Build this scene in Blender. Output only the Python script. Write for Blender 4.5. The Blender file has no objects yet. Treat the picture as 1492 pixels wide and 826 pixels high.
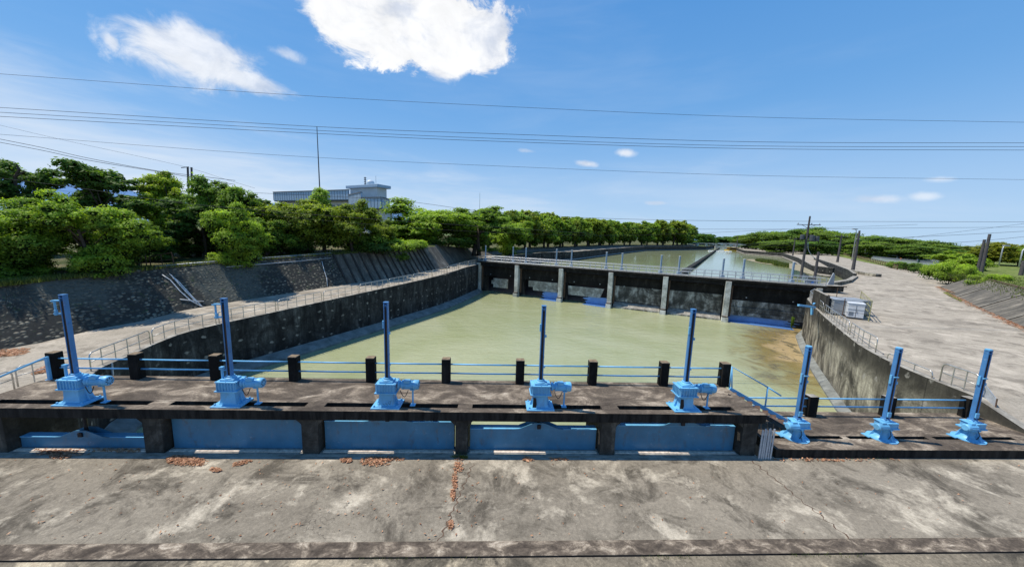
import bpy, math, random
from mathutils import Vector, Matrix, noise
from mathutils.geometry import delaunay_2d_cdt
random.seed(7)
SC = bpy.context.scene
COL = SC.collection
# ------------------------------------------------------------------ survey camera
F = 504.0; PITCH = 0.1417; ROLL = 0.032; YAW = 0.0445; H = 6.5
cy, sy, cp, sp = math.cos(YAW), math.sin(YAW), math.cos(PITCH), math.sin(PITCH)
FW = Vector((sy*cp, cy*cp, -sp)); R0 = Vector((cy, -sy, 0)); U0 = R0.cross(FW)
RT = R0*math.cos(ROLL) + U0*math.sin(ROLL); UP = -R0*math.sin(ROLL) + U0*math.cos(ROLL)
def ray(px, py): return FW + RT*((px-746)/F) - UP*((py-413)/F)
def at(px, py, z):
    d = ray(px, py); t = (z-H)/d.z
    return Vector((d.x*t, d.y*t, z))
def aty(px, py, Y):
    d = ray(px, py); t = Y/d.y
    return Vector((d.x*t, Y, H+d.z*t))
def on_plane(px, py, P0, P1):
    d = ray(px, py); e = (P1[0]-P0[0], P1[1]-P0[1])
    t = (P0[0]*e[1]-P0[1]*e[0])/(d.x*e[1]-d.y*e[0])
    return Vector((d.x*t, d.y*t, H+d.z*t))
def clamp(v, a=0, b=1): return max(a, min(b, v))
APR = -1.76; WAT = -5.7; UPW = -2.0
def G(x, y):
    if x > 5:
        hi = -0.6 + 0.6*clamp((y-48)/17)
        return APR + (hi-APR)*clamp((y-12.2)/2.6)
    return APR + 1.76*clamp((y-22)/43)
def atG(px, py, dz=0.0):
    z = -1
    for _ in range(60):
        p = at(px, py, z+dz); z = .5*z + .5*G(p.x, p.y)
    return Vector((p.x, p.y, z+dz))
cam_d = bpy.data.cameras.new('camera'); cam = bpy.data.objects.new('camera', cam_d); COL.objects.link(cam)
cam_d.sensor_width = 36; cam_d.lens = F/1492*36; cam_d.clip_end = 20000; cam_d.clip_start = .1
M3 = Matrix((RT, UP, -FW)).transposed()
cam.matrix_world = Matrix.Translation((0, 0, H)) @ M3.to_4x4()
SC.camera = cam
SC.view_settings.view_transform = 'Standard'; SC.view_settings.look = 'None'; SC.view_settings.exposure = 0

# ------------------------------------------------------------------ materials
def newmat(name):
    m = bpy.data.materials.new(name); m.use_nodes = True
    nt = m.node_tree; b = nt.nodes['Principled BSDF']
    return m, nt, b
class N:
    def __init__(s, nt): s.nt = nt; s.co = None
    def n(s, t, **k):
        o = s.nt.nodes.new(t)
        for a, v in k.items(): setattr(o, a, v)
        return o
    def l(s, a, b): s.nt.links.new(a, b)
    world = False
    def coord(s, kind='Object'):
        if s.world and kind == 'Object':
            if s.co is None: s.co = s.n('ShaderNodeNewGeometry')
            return s.co.outputs['Position']
        if s.co is None: s.co = s.n('ShaderNodeTexCoord')
        return s.co.outputs[kind]
    def mp(s, scale=(1, 1, 1), loc=(0, 0, 0), rot=(0, 0, 0), kind='Object', src=None):
        m = s.n('ShaderNodeMapping'); m.inputs['Scale'].default_value = scale
        m.inputs['Location'].default_value = loc; m.inputs['Rotation'].default_value = rot
        s.l(src or s.coord(kind), m.inputs[0]); return m.outputs[0]
    def noise(s, scale, detail=6, rough=.6, vec=None, dist=0, lac=2):
        o = s.n('ShaderNodeTexNoise'); o.inputs['Scale'].default_value = scale
        o.inputs['Detail'].default_value = detail; o.inputs['Roughness'].default_value = rough
        o.inputs['Distortion'].default_value = dist
        s.l(vec or s.coord(), o.inputs['Vector']); return o.outputs['Fac']
    def vor(s, scale, vec=None, feature='F1', out='Distance', rnd=1):
        o = s.n('ShaderNodeTexVoronoi', feature=feature); o.inputs['Scale'].default_value = scale
        o.inputs['Randomness'].default_value = rnd
        s.l(vec or s.coord(), o.inputs['Vector']); return o.outputs[out]
    def ramp(s, fac, *stops):
        o = s.n('ShaderNodeValToRGB'); e = o.color_ramp.elements
        while len(e) < len(stops): e.new(.5)
        for i, (p, c) in enumerate(stops):
            e[i].position = p
            if isinstance(c, (int, float)): c = (c, c, c)
            e[i].color = (*c[:3], 1)
        s.l(fac, o.inputs[0]); return o.outputs[0]
    def mix(s, fac, a, b, mode='MIX'):
        o = s.n('ShaderNodeMix', data_type='RGBA', blend_type=mode)
        for i, v in ((0, fac), (6, a), (7, b)):
            if isinstance(v, (int, float)): o.inputs[i].default_value = v if i == 0 else (v, v, v, 1)
            elif isinstance(v, tuple): o.inputs[i].default_value = (*v[:3], 1)
            else: s.l(v, o.inputs[i])
        return o.outputs[2]
    def math(s, op, a, b=0, c=0, clampit=False):
        o = s.n('ShaderNodeMath', operation=op, use_clamp=clampit)
        for i, v in enumerate((a, b, c)):
            if isinstance(v, (int, float)): o.inputs[i].default_value = v
            else: s.l(v, o.inputs[i])
        return o.outputs[0]
    def sep(s, vec=None):
        o = s.n('ShaderNodeSeparateXYZ'); s.l(vec or s.coord(), o.inputs[0]); return o.outputs
    def bump(s, h, strength=.3, dist=.02, b=None):
        o = s.n('ShaderNodeBump'); o.inputs['Strength'].default_value = strength
        o.inputs['Distance'].default_value = dist; s.l(h, o.inputs['Height']); return o.outputs[0]
    def smooth(s, v, a, b):
        o = s.n('ShaderNodeMapRange', interpolation_type='SMOOTHSTEP')
        o.inputs[1].default_value = a; o.inputs[2].default_value = b
        s.l(v, o.inputs[0]); return o.outputs[0]
def flat(name, col, rough=.7, metal=0, var=.25, sc=3, bump=.1, spec=.3):
    m, nt, b = newmat(name); g = N(nt)
    f = g.noise(sc, 6, .65)
    c1 = tuple(v*(1-var) for v in col); c2 = tuple(min(1, v*(1+var)) for v in col)
    g.l(g.ramp(f, (.3, c1), (.7, c2)), b.inputs['Base Color'])
    b.inputs['Roughness'].default_value = rough; b.inputs['Metallic'].default_value = metal
    b.inputs['Specular IOR Level'].default_value = spec
    if bump: g.l(g.bump(g.noise(sc*12, 4), bump, .01), b.inputs['Normal'])
    return m

def concrete_ground(name, light, mid, dark, ang=0, blotch=.35, darkness=.5, fineamt=.6, lift=.25):
    m, nt, b = newmat(name); g = N(nt)
    v = g.mp((1, 1, 1), rot=(0, 0, ang))
    big = g.noise(.22, 5, .6, g.mp((.8, 1.5, 1), rot=(0, 0, ang)), .8)
    med = g.noise(blotch*2.4, 9, .68, v, .5)
    fine = g.noise(9, 6, .7)
    grit = g.noise(60, 3, .8)
    c = g.ramp(med, (.30, dark), (.46, mid), (.60, mid), (.72, light))
    c = g.mix(g.ramp(big, (.38, 0), (.60, 1)), c, g.mix(lift, c, light))
    c = g.mix(g.math('MULTIPLY', g.ramp(g.noise(.5, 7, .7, g.mp((1, 1, 1), loc=(31, 7, 0)), .9), (.50, 0), (.62, 1)), darkness), c, dark)
    c = g.mix(g.ramp(g.noise(.55, 9, .68, g.mp((1, 1, 1), loc=(5, 17, 0)), .35), (.53, 0), (.64, .75)), c, tuple(x*1.15 for x in light))
    c = g.mix(fineamt, c, g.ramp(fine, (.28, .2), (.72, .8)), 'OVERLAY')
    c = g.mix(fineamt*.7, c, g.ramp(g.noise(28, 5, .8), (.3, .15), (.7, .85)), 'OVERLAY')
    c = g.mix(g.ramp(grit, (.35, .0), (.75, .5)), c, g.mix(1.0, c, .5, 'MULTIPLY'))
    # light pebble specks
    sp_ = g.vor(7, feature='F1')
    c = g.mix(g.ramp(sp_, (.04, .8), (.075, 0)), c, (.55, .5, .42))
    # hairline cracks
    wob = g.n('ShaderNodeVectorMath', operation='ADD')
    g.l(g.mp((.11, .11, .11)), wob.inputs[0])
    nz = g.n('ShaderNodeTexNoise'); nz.inputs['Scale'].default_value = .9; nz.inputs['Detail'].default_value = 8
    g.l(g.coord(), nz.inputs['Vector'])
    s2 = g.n('ShaderNodeVectorMath', operation='SCALE'); s2.inputs['Scale'].default_value = .55
    g.l(nz.outputs['Color'], s2.inputs[0]); g.l(s2.outputs[0], wob.inputs[1])
    cr = g.vor(1, wob.outputs[0], 'DISTANCE_TO_EDGE')
    c = g.mix(g.math('MULTIPLY', g.ramp(cr, (.0, .7), (.0028, 0)), g.ramp(g.noise(.5, 3), (.48, 0), (.56, 1))), c, (.05, .042, .034))
    g.l(c, b.inputs['Base Color']); b.inputs['Roughness'].default_value = .93
    b.inputs['Specular IOR Level'].default_value = .2
    g.l(g.bump(g.math('ADD', g.math('MULTIPLY', fine, .6), grit), .45, .02), b.inputs['Normal'])
    return m
M = {}
M['apron'] = concrete_ground('apron concrete', (.54, .47, .36), (.24, .205, .155), (.095, .080, .060), 0, .22, .9, .42, .2)
M['road'] = concrete_ground('yard concrete', (.50, .435, .345), (.36, .312, .245), (.21, .18, .14), -.7, .06, .8, .3, .5)
M['curb'] = concrete_ground('curb concrete', (.58, .48, .33), (.16, .135, .10), (.06, .052, .04), 0, 1.6, .9)
def deckmat(nm='deck concrete', ms=.9, mps=(.8, 1.3, 1)):
    m, nt, b = newmat(nm); g = N(nt)
    med = g.noise(ms, 9, .7, g.mp(mps), .7)
    fine = g.noise(14, 6, .75); grit = g.noise(70, 2, .8)
    c = g.ramp(med, (.36, (.07, .055, .042)), (.50, (.15, .118, .088)), (.59, (.33, .265, .195)), (.69, (.58, .49, .375)))
    c = g.mix(.7, c, g.ramp(fine, (.25, .18), (.75, .85)), 'OVERLAY')
    c = g.mix(g.ramp(grit, (.3, .5), (.6, 0)), c, (.05, .042, .035))
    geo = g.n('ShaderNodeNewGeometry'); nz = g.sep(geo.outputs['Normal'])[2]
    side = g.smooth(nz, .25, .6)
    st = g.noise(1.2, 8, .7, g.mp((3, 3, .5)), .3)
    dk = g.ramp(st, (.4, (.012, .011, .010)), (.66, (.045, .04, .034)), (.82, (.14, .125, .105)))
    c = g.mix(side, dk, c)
    g.l(c, b.inputs['Base Color']); b.inputs['Roughness'].default_value = .95; b.inputs['Specular IOR Level'].default_value = .15
    g.l(g.bump(g.math('ADD', fine, g.math('MULTIPLY', grit, .7)), .6, .025), b.inputs['Normal'])
    return m
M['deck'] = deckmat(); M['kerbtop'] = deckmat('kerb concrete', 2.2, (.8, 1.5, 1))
def wallmat(name, base, dark, light, holes=True, zs=.25, blockx=0, amount=.5, holerow=.9, med_sc=.7, tops=True, topdark=None):
    """weathered vertical concrete: black mould streaks, lighter patches; optional rows of pale weep holes from UV"""
    m, nt, b = newmat(name); g = N(nt)
    streak = g.noise(.9, 8, .72, g.mp((1.3, 1.3, zs)), .4)
    med = g.noise(med_sc, 8, .7, None, .6); fine = g.noise(7, 6, .7)
    c = g.ramp(streak, (amount-.14, dark), (amount+.05, base), (amount+.2, light))
    c = g.mix(g.ramp(med, (.42, .85), (.6, 0)), c, dark)
    c = g.mix(.6, c, g.ramp(fine, (.25, .2), (.75, .8)), 'OVERLAY')
    if topdark:
        vv = g.sep(g.coord('UV'))[1]
        c = g.mix(g.math('MULTIPLY', g.smooth(g.math('ADD', vv, g.math('MULTIPLY', streak, 2.4)), topdark, topdark+1.4), .85), c, dark)
    if holes:
        uv = g.coord('UV')
        v = g.mp((1/1.25, 1/holerow, 1), src=uv)
        nzz = g.n('ShaderNodeTexNoise'); nzz.inputs['Scale'].default_value = 3; g.l(uv, nzz.inputs['Vector'])
        sh = g.n('ShaderNodeVectorMath', operation='SCALE'); sh.inputs['Scale'].default_value = .35; g.l(nzz.outputs['Color'], sh.inputs[0])
        ad = g.n('ShaderNodeVectorMath', operation='ADD'); g.l(v, ad.inputs[0]); g.l(sh.outputs[0], ad.inputs[1])
        d = g.vor(1, ad.outputs[0], rnd=.28)
        msk = g.math('MULTIPLY', g.ramp(d, (.085, 1), (.15, 0)), g.ramp(g.noise(1.4, 4), (.42, .05), (.55, .8)))
        c = g.mix(msk, c, (.34, .32, .28))
        # panel joints
        sx = g.sep(uv)[0]; fr = g.math('FRACT', g.math('DIVIDE', sx, 6.0))
        c = g.mix(g.ramp(fr, (.0, .8), (.012, 0)), c, (.015, .015, .013))
        su = g.sep(uv)[1]; fr2 = g.math('FRACT', g.math('DIVIDE', su, 1.15))
        c = g.mix(g.math('MULTIPLY', g.ramp(fr2, (.0, .7), (.03, 0)), g.ramp(fine, (.4, 0), (.55, 1))), c, (.03, .028, .025))
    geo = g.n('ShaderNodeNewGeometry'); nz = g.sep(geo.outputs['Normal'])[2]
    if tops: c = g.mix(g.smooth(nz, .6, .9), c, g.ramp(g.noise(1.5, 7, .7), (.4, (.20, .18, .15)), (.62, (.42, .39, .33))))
    g.l(c, b.inputs['Base Color']); b.inputs['Roughness'].default_value = .95; b.inputs['Specular IOR Level'].default_value = .15
    g.l(g.bump(fine, .5, .03), b.inputs['Normal'])
    return m
M['lwall'] = wallmat('black stained basin wall', (.075, .075, .07), (.018, .018, .018), (.20, .20, .185), amount=.52)
M['rwall'] = wallmat('streaked basin wall', (.27, .245, .19), (.030, .028, .023), (.52, .48, .37), amount=.43, holerow=1.5, med_sc=.35, topdark=5.3)
M['ledge'] = flat('ledge concrete', (.21, .215, .195), .9, 0, .4, 1.2, .3, .2)
M['pier'] = wallmat('pier concrete', (.62, .62, .56), (.30, .30, .26), (.74, .74, .68), False, amount=.36, med_sc=.4)
M['divider'] = wallmat('dark divider', (.05, .05, .045), (.02, .02, .018), (.12, .12, .10), False, tops=False)
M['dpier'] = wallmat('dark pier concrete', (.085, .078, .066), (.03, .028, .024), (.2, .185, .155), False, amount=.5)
M['gatecon'] = wallmat('stained gate concrete', (.26, .25, .22), (.035, .034, .03), (.60, .59, .54), False, amount=.40, med_sc=.6)
M['beam'] = wallmat('mouldy beam', (.035, .033, .03), (.014, .013, .012), (.11, .10, .09), False, amount=.55)
M['panel'] = wallmat('pale gate panel', (.55, .54, .47), (.20, .19, .165), (.70, .69, .62), False, zs=2, amount=.42)
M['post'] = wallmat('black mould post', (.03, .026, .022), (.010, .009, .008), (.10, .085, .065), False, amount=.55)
M['slotlight'] = flat('pale slot light strip', (.62, .52, .42), .9, 0, .4, 7, .3)  # pale colour of the added lips that show up sunlight from the slots
M['postcap'] = flat('post cap', (.22, .16, .10), .95, 0, .5, 8, .4)

def bluepaint(name, col, dirt=.35, grime=(.10, .09, .075)):
    m, nt, b = newmat(name); g = N(nt); g.world = True
    a = g.noise(2.2, 8, .7, g.mp((1, 1, .45)), .3); f = g.noise(11, 6, .75)
    c = g.ramp(g.noise(1.1, 5, .6), (.3, tuple(x*.78 for x in col)), (.7, tuple(min(1, x*1.15) for x in col)))
    c = g.mix(g.math('MULTIPLY', g.ramp(a, (.56, 0), (.74, 1)), dirt), c, grime)
    c = g.mix(g.ramp(f, (.66, 0), (.70, .9)), c, (.035, .022, .016))
    oz = g.noise(3.2, 7, .75, g.mp((1.4, 1.4, .5), loc=(3, 3, 1)), .3)
    c = g.mix(g.math('MULTIPLY', g.ramp(oz, (.55, 0), (.66, 1)), .30), c, (.20, .17, .14))
    c = g.mix(g.math('MULTIPLY', g.ramp(g.noise(5, 7, .7), (.62, 0), (.72, 1)), .35), c, (.45, .56, .66))
    g.l(c, b.inputs['Base Color']); b.inputs['Roughness'].default_value = .42; b.inputs['Specular IOR Level'].default_value = .4
    g.l(g.bump(g.noise(25, 3), .15, .01), b.inputs['Normal'])
    return m
M['blue'] = bluepaint('sky blue enamel', (.165, .465, .72), .4)
M['gate'] = bluepaint('gate blue paint', (.065, .205, .325), .85)
M['rail'] = bluepaint('rail blue paint', (.17, .47, .74), .25)
M['stemblue'] = bluepaint('stem cover blue', (.07, .225, .47), .5)
M['dark'] = flat('black grease', (.012, .012, .016), .5, 0, .3, 8, .2)
M['rust'] = flat('rusty steel', (.12, .075, .05), .8, .2, .5, 8, .3)
M['steel'] = flat('stainless steel tube', (.52, .50, .46), .38, .75, .35, 6, .1, .5)
M['galv'] = flat('galvanised steel', (.48, .50, .52), .45, .45, .2, 6, .1, .4)
M['greypost'] = flat('blue grey post paint', (.26, .34, .42), .6, 0, .2, 4, .1)
M['cap'] = flat('white bent pipe', (.7, .7, .68), .6, 0, .15, 5, .1)
M['cab'] = flat('grey cabinet paint', (.30, .32, .34), .55, .1, .12, 1.5, .05)
M['cabw'] = flat('white cabinet paint', (.62, .64, .66), .5, 0, .1, 1.5, .05)
M['cabd'] = flat('dark cabinet grille', (.07, .08, .09), .6, 0, .2, 6, .1)
M['pole'] = flat('weathered concrete pole', (.085, .078, .078), .9, 0, .35, 3, .3)
M['wire'] = flat('black cable', (.02, .021, .026), .7, 0, .1, 3, 0)
M['trunk'] = flat('bark', (.07, .052, .038), .95, 0, .5, 6, .6)
M['yellow'] = flat('yellow paint', (.55, .38, .06), .6, 0, .2, 2, .1)
M['white'] = flat('white paint', (.78, .78, .76), .6, 0, .1, 2, .05)
M['signblue'] = flat('sign blue', (.05, .22, .6), .5, 0, .1, 2, 0)
M['roofblue'] = flat('blue grey metal sheet', (.36, .46, .56), .5, .3, .08, 1, .05)
M['bwall'] = flat('pale building tile', (.60, .61, .60), .7, 0, .08, .5, .1)
M['bdark'] = flat('dark grey soffit', (.13, .145, .165), .7, 0, .1, .5, .1)  # plain dark grey for soffits, seams, roof edges and rails
M['glass'] = flat('dark window glass', (.03, .045, .06), .12, 0, .2, 1, 0, .6)
M['dome'] = flat('white radome', (.6, .66, .7), .4, 0, .05, 1, 0)
M['yfence'] = flat('yellow green mesh fence', (.32, .30, .13), .7, 0, .3, 6, .1)
M['ltgreen'] = flat('guard rail grey', (.34, .38, .36), .6, .2, .15, 2, .1)
M['dgreen'] = flat('dark green sign back', (.03, .09, .07), .6, 0, .2, 2, .1)

def cobble():
    m, nt, b = newmat('cobbled revetment'); g = N(nt)
    uv = g.coord('UV')
    nzz = g.n('ShaderNodeTexNoise'); nzz.inputs['Scale'].default_value = 2; g.l(uv, nzz.inputs['Vector'])
    d = g.vor(1, g.mp((3.0, 4.4, 1), src=uv), rnd=.8)
    idc = g.vor(1, g.mp((3.0, 4.4, 1), src=uv), out='Color', rnd=.8)
    v = g.sep(idc)[0]
    stone = g.ramp(v, (.2, (.09, .084, .064)), (.6, (.16, .145, .108)), (.97, (.31, .275, .20)))
    c = g.mix(g.ramp(d, (.36, 0), (.52, 1)), stone, (.035, .033, .027))
    c = g.mix(g.ramp(g.noise(.35, 6, .6), (.45, .0), (.62, .7)), c, (.035, .037, .03))
    c = g.mix(g.ramp(g.noise(.18, 5, .6, g.mp((1, 1, 1), loc=(4, 9, 0))), (.5, 0), (.62, .8)), c, (.10, .105, .085))
    c = g.mix(.7, c, g.ramp(g.noise(5, 7, .75), (.28, .15), (.72, .85)), 'OVERLAY')
    c = g.mix(g.ramp(g.noise(1.6, 7, .7, g.mp((1, 1, 1), loc=(1, 2, 7))), (.60, 0), (.66, .7)), c, (.05, .085, .02))
    g.l(c, b.inputs['Base Color']); b.inputs['Roughness'].default_value = .95
    hh = g.ramp(d, (0, 1), (.45, 0))
    g.l(g.bump(hh, .9, .12), b.inputs['Normal'])
    return m
M['cobble'] = cobble()
def slopecon():
    m, nt, b = newmat('sloped concrete lining'); g = N(nt)
    uv = g.coord('UV')
    st = g.noise(1, 8, .7, g.mp((.9, .35, 1), src=uv), .5)
    c = g.ramp(st, (.36, (.06, .054, .042)), (.52, (.13, .115, .09)), (.70, (.28, .245, .19)))
    sx = g.sep(uv); fr = g.math('FRACT', g.math('DIVIDE', sx[0], 4.2))
    c = g.mix(g.ramp(fr, (0, .9), (.03, 0)), c, (.03, .028, .024))
    fr = g.math('FRACT', g.math('DIVIDE', sx[1], 2.4))
    c = g.mix(g.ramp(fr, (0, .9), (.025, 0)), c, (.04, .036, .03))
    c = g.mix(.6, c, g.ramp(g.noise(6, 7, .7), (.25, .2), (.75, .8)), 'OVERLAY')
    g.l(c, b.inputs['Base Color']); b.inputs['Roughness'].default_value = .95
    g.l(g.bump(g.noise(8, 5), .5, .03), b.inputs['Normal'])
    return m
M['slope'] = slopecon()
def grass(name, a, b_, c_, sc=1.2):
    m, nt, b = newmat(name); g = N(nt)
    c = g.ramp(g.noise(sc, 8, .7, None, .5), (.32, a), (.5, b_), (.68, c_))
    c = g.mix(.5, c, g.ramp(g.noise(22, 4, .8), (.3, .2), (.7, .85)), 'OVERLAY')
    g.l(c, b.inputs['Base Color']); b.inputs['Roughness'].default_value = .95
    b.inputs['Specular IOR Level'].default_value = .1
    g.l(g.bump(g.noise(18, 5, .8), .8, .08), b.inputs['Normal'])
    return m
M['grass'] = grass('lawn', (.06, .095, .02), (.15, .19, .045), (.27, .26, .10))
M['soil'] = grass('terrace soil and grass', (.03, .045, .012), (.075, .085, .03), (.26, .20, .13), .4)
M['field'] = grass('far fields', (.05, .09, .025), (.10, .14, .045), (.2, .2, .1), .02)
M['sand'] = grass('pale mud', (.20, .17, .11), (.30, .26, .17), (.36, .31, .22), 1)

def leafmat(name, a, b_, trans=.4):
    m, nt, b = newmat(name); g = N(nt)
    at_ = g.n('ShaderNodeAttribute', attribute_name='tone')
    oi = g.n('ShaderNodeObjectInfo')
    c = g.ramp(at_.outputs['Fac'], (0, a), (1, b_))
    c = g.mix(1, c, oi.outputs['Color'], 'MULTIPLY')
    g.l(c, b.inputs['Base Color']); b.inputs['Roughness'].default_value = .55
    b.inputs['Specular IOR Level'].default_value = .25
    tr = g.n('ShaderNodeBsdfTranslucent'); g.l(g.mix(1, c, (1.25, 1.35, .5), 'MULTIPLY'), tr.inputs['Color'])
    mx = g.n('ShaderNodeMixShader'); mx.inputs[0].default_value = trans
    g.l(b.outputs[0], mx.inputs[1]); g.l(tr.outputs[0], mx.inputs[2])
    out = nt.nodes['Material Output']; g.l(mx.outputs[0], out.inputs['Surface'])
    return m
M['leaf'] = leafmat('leaves', (.032, .072, .013), (.26, .37, .055), .48)
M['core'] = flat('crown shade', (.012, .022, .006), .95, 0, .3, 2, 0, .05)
M['grassblade'] = leafmat('grass blades', (.05, .075, .015), (.19, .22, .05), .3)
M['dead'] = leafmat('dry leaves', (.24, .11, .06), (.66, .36, .21), .2)

def water(name, deep, pale, refl_rough, shoal=None, bs=.25, spec=.5, ws=2.2):
    m, nt, b = newmat(name); g = N(nt)
    c = g.ramp(g.noise(.07, 5, .6, None, 1.2), (.35, deep), (.65, pale))
    if shoal:
        # sand bank showing through the shallow water, placed on the bed in world metres
        (cx, cyy, ax, ay, rot) = shoal
        mpn = g.n('ShaderNodeMapping', vector_type='TEXTURE'); g.l(g.coord(), mpn.inputs[0])
        mpn.inputs['Location'].default_value = (cx, cyy, WAT); mpn.inputs['Rotation'].default_value = (0, 0, rot)
        mpn.inputs['Scale'].default_value = (ax, ay, 50)
        ln = g.n('ShaderNodeVectorMath', operation='LENGTH'); g.l(mpn.outputs[0], ln.inputs[0])
        nn = g.noise(.22, 7, .62, None, 1.0)
        r = g.math('ADD', ln.outputs['Value'], g.math('MULTIPLY', g.math('SUBTRACT', nn, .5), 1.7))
        halo = g.smooth(r, 1.5, .75); core_ = g.smooth(r, .85, .35)
        c = g.mix(halo, c, (.23, .175, .055))
        c = g.mix(g.math('MULTIPLY', core_, .85), c, (.50, .37, .19))
        dk = g.ramp(g.noise(.35, 8, .7, g.mp((1, 1, 1), loc=(9, 3, 0)), 1.2), (.52, 0), (.60, .85))
        c = g.mix(g.math('MULTIPLY', dk, halo), c, (.12, .105, .06))
    g.l(c, b.inputs['Base Color']); b.inputs['Roughness'].default_value = refl_rough
    b.inputs['IOR'].default_value = 1.33; b.inputs['Specular IOR Level'].default_value = spec
    h = g.noise(ws, 4, .55, g.mp((.55, 1.5, 1), rot=(0, 0, .35)), .4)
    h2 = g.noise(ws*.22, 3, .5, g.mp((.7, 1.3, 1), rot=(0, 0, -.2)), .5)
    g.l(g.bump(g.math('ADD', h, g.math('MULTIPLY', h2, 1.5)), bs, .12), b.inputs['Normal'])
    return m

# ------------------------------------------------------------------ mesh builder
class MB:
    def __init__(s): s.v = []; s.f = []; s.m = []; s.uv = None; s.tone = None
    def quad(s, a, b, c, d, mi=0):
        i = len(s.v); s.v += [a, b, c, d]; s.f.append((i, i+1, i+2, i+3)); s.m.append(mi)
    def box(s, c, d, rz=0, mi=0, taper=None, rx=0, ry=0):
        """c centre, d full dims"""
        mat = Matrix.Rotation(rz, 3, 'Z') @ Matrix.Rotation(ry, 3, 'Y') @ Matrix.Rotation(rx, 3, 'X'); i = len(s.v); c = Vector(c)
        for z in (-.5, .5):
            k = 1 if (taper is None or z < 0) else taper
            for x, y in ((-.5, -.5), (.5, -.5), (.5, .5), (-.5, .5)):
                s.v.append(c + mat @ Vector((x*d[0]*k, y*d[1]*k, z*d[2])))
        for f in ((0, 3, 2, 1), (4, 5, 6, 7), (0, 1, 5, 4), (1, 2, 6, 5), (2, 3, 7, 6), (3, 0, 4, 7)):
            s.f.append(tuple(i+k for k in f)); s.m.append(mi)
        return s
    def bar(s, a, b, w, h, mi=0):
        """square bar from a to b; w horizontal, h in the vertical sense"""
        a = Vector(a); b = Vector(b); d = (b-a).normalized()
        side = d.cross(Vector((0, 0, 1)))
        if side.length < 1e-3: side = Vector((1, 0, 0))
        side.normalize(); up = side.cross(d).normalized(); i = len(s.v)
        for p in (a, b):
            for x, y in ((-.5, -.5), (.5, -.5), (.5, .5), (-.5, .5)): s.v.append(p + side*x*w + up*y*h)
        for f in ((0, 3, 2, 1), (4, 5, 6, 7), (0, 1, 5, 4), (1, 2, 6, 5), (2, 3, 7, 6), (3, 0, 4, 7)):
            s.f.append(tuple(i+k for k in f)); s.m.append(mi)
        return s
    def tube(s, pts, r, seg=8, mi=0, cap=True):
        pts = [Vector(p) for p in pts]; rs = r if isinstance(r, (list, tuple)) else [r]*len(pts)
        i0 = len(s.v); ref = None
        for k, p in enumerate(pts):
            if k == 0: d = pts[1]-p
            elif k == len(pts)-1: d = p-pts[k-1]
            else: d = (pts[k+1]-p).normalized() + (p-pts[k-1]).normalized()
            d.normalize()
            if ref is None: ref = Vector((0, 0, 1)) if abs(d.z) < .9 else Vector((1, 0, 0))
            a = d.cross(ref).normalized(); b = a.cross(d).normalized(); ref = b
            for j in range(seg):
                t = 2*math.pi*j/seg; s.v.append(p + (a*math.cos(t)+b*math.sin(t))*rs[k])
        for k in range(len(pts)-1):
            for j in range(seg):
                a = i0+k*seg+j; b = i0+k*seg+(j+1) % seg
                s.f.append((a, b, b+seg, a+seg)); s.m.append(mi)
        if cap:
            s.f.append(tuple(i0+j for j in reversed(range(seg)))); s.m.append(mi)
            e = i0+(len(pts)-1)*seg; s.f.append(tuple(e+j for j in range(seg))); s.m.append(mi)
        return s
    def prism(s, poly, z0, z1, mi=0):
        n = len(poly); i = len(s.v)
        for z in (z0, z1):
            for p in poly: s.v.append(Vector((p[0], p[1], z)))
        s.f.append(tuple(i+k for k in reversed(range(n)))); s.f.append(tuple(i+n+k for k in range(n))); s.m += [mi, mi]
        for k in range(n):
            s.f.append((i+k, i+(k+1) % n, i+n+(k+1) % n, i+n+k)); s.m.append(mi)
        return s
    def profile(s, poly, axis_o, ax, ay, az, depth, mi=0):
        """polygon in plane (ax, ay) extruded along az by depth, centred"""
        n = len(poly); i = len(s.v); o = Vector(axis_o); ax = Vector(ax); ay = Vector(ay); az = Vector(az)
        for t in (-.5, .5):
            for p in poly: s.v.append(o+ax*p[0]+ay*p[1]+az*depth*t)
        s.f.append(tuple(i+k for k in reversed(range(n)))); s.f.append(tuple(i+n+k for k in range(n))); s.m += [mi, mi]
        for k in range(n):
            s.f.append((i+k, i+(k+1) % n, i+n+(k+1) % n, i+n+k)); s.m.append(mi)
        return s
    def build(s, name, mats, parent=None, smooth=False, bevel=0, loc=None):
        me = bpy.data.meshes.new(name)
        me.from_pydata([tuple(v) for v in s.v], [], s.f)
        if not isinstance(mats, (list, tuple)): mats = [mats]
        for m in mats: me.materials.append(m)
        if len(mats) > 1: me.polygons.foreach_set('material_index', s.m)
        if s.uv is not None:
            ul = me.uv_layers.new(name='UVMap')
            for lo in me.loops: ul.data[lo.index].uv = s.uv[lo.vertex_index]
        if s.tone is not None:
            a = me.attributes.new('tone', 'FLOAT', 'FACE'); a.data.foreach_set('value', s.tone)
        if smooth: me.polygons.foreach_set('use_smooth', [True]*len(me.polygons))
        me.update()
        o = bpy.data.objects.new(name, me); COL.objects.link(o)
        if parent: o.parent = parent
        if loc is not None: o.location = loc
        if smooth == 'auto':
            me.polygons.foreach_set('use_smooth', [True]*len(me.polygons)); me.set_sharp_from_angle(angle=math.radians(35))
        if bevel:
            md = o.modifiers.new('bevel', 'BEVEL'); md.width = bevel; md.segments = 2; md.limit_method = 'ANGLE'
        return o
def thing(name, label, cat, loc=(0, 0, 0), rz=0, group=None):
    o = bpy.data.objects.new(name, None); COL.objects.link(o); o.empty_display_size = .2
    o.location = loc; o.rotation_euler = (0, 0, rz); o['label'] = label; o['category'] = cat
    if group: o['group'] = group
    return o
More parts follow.
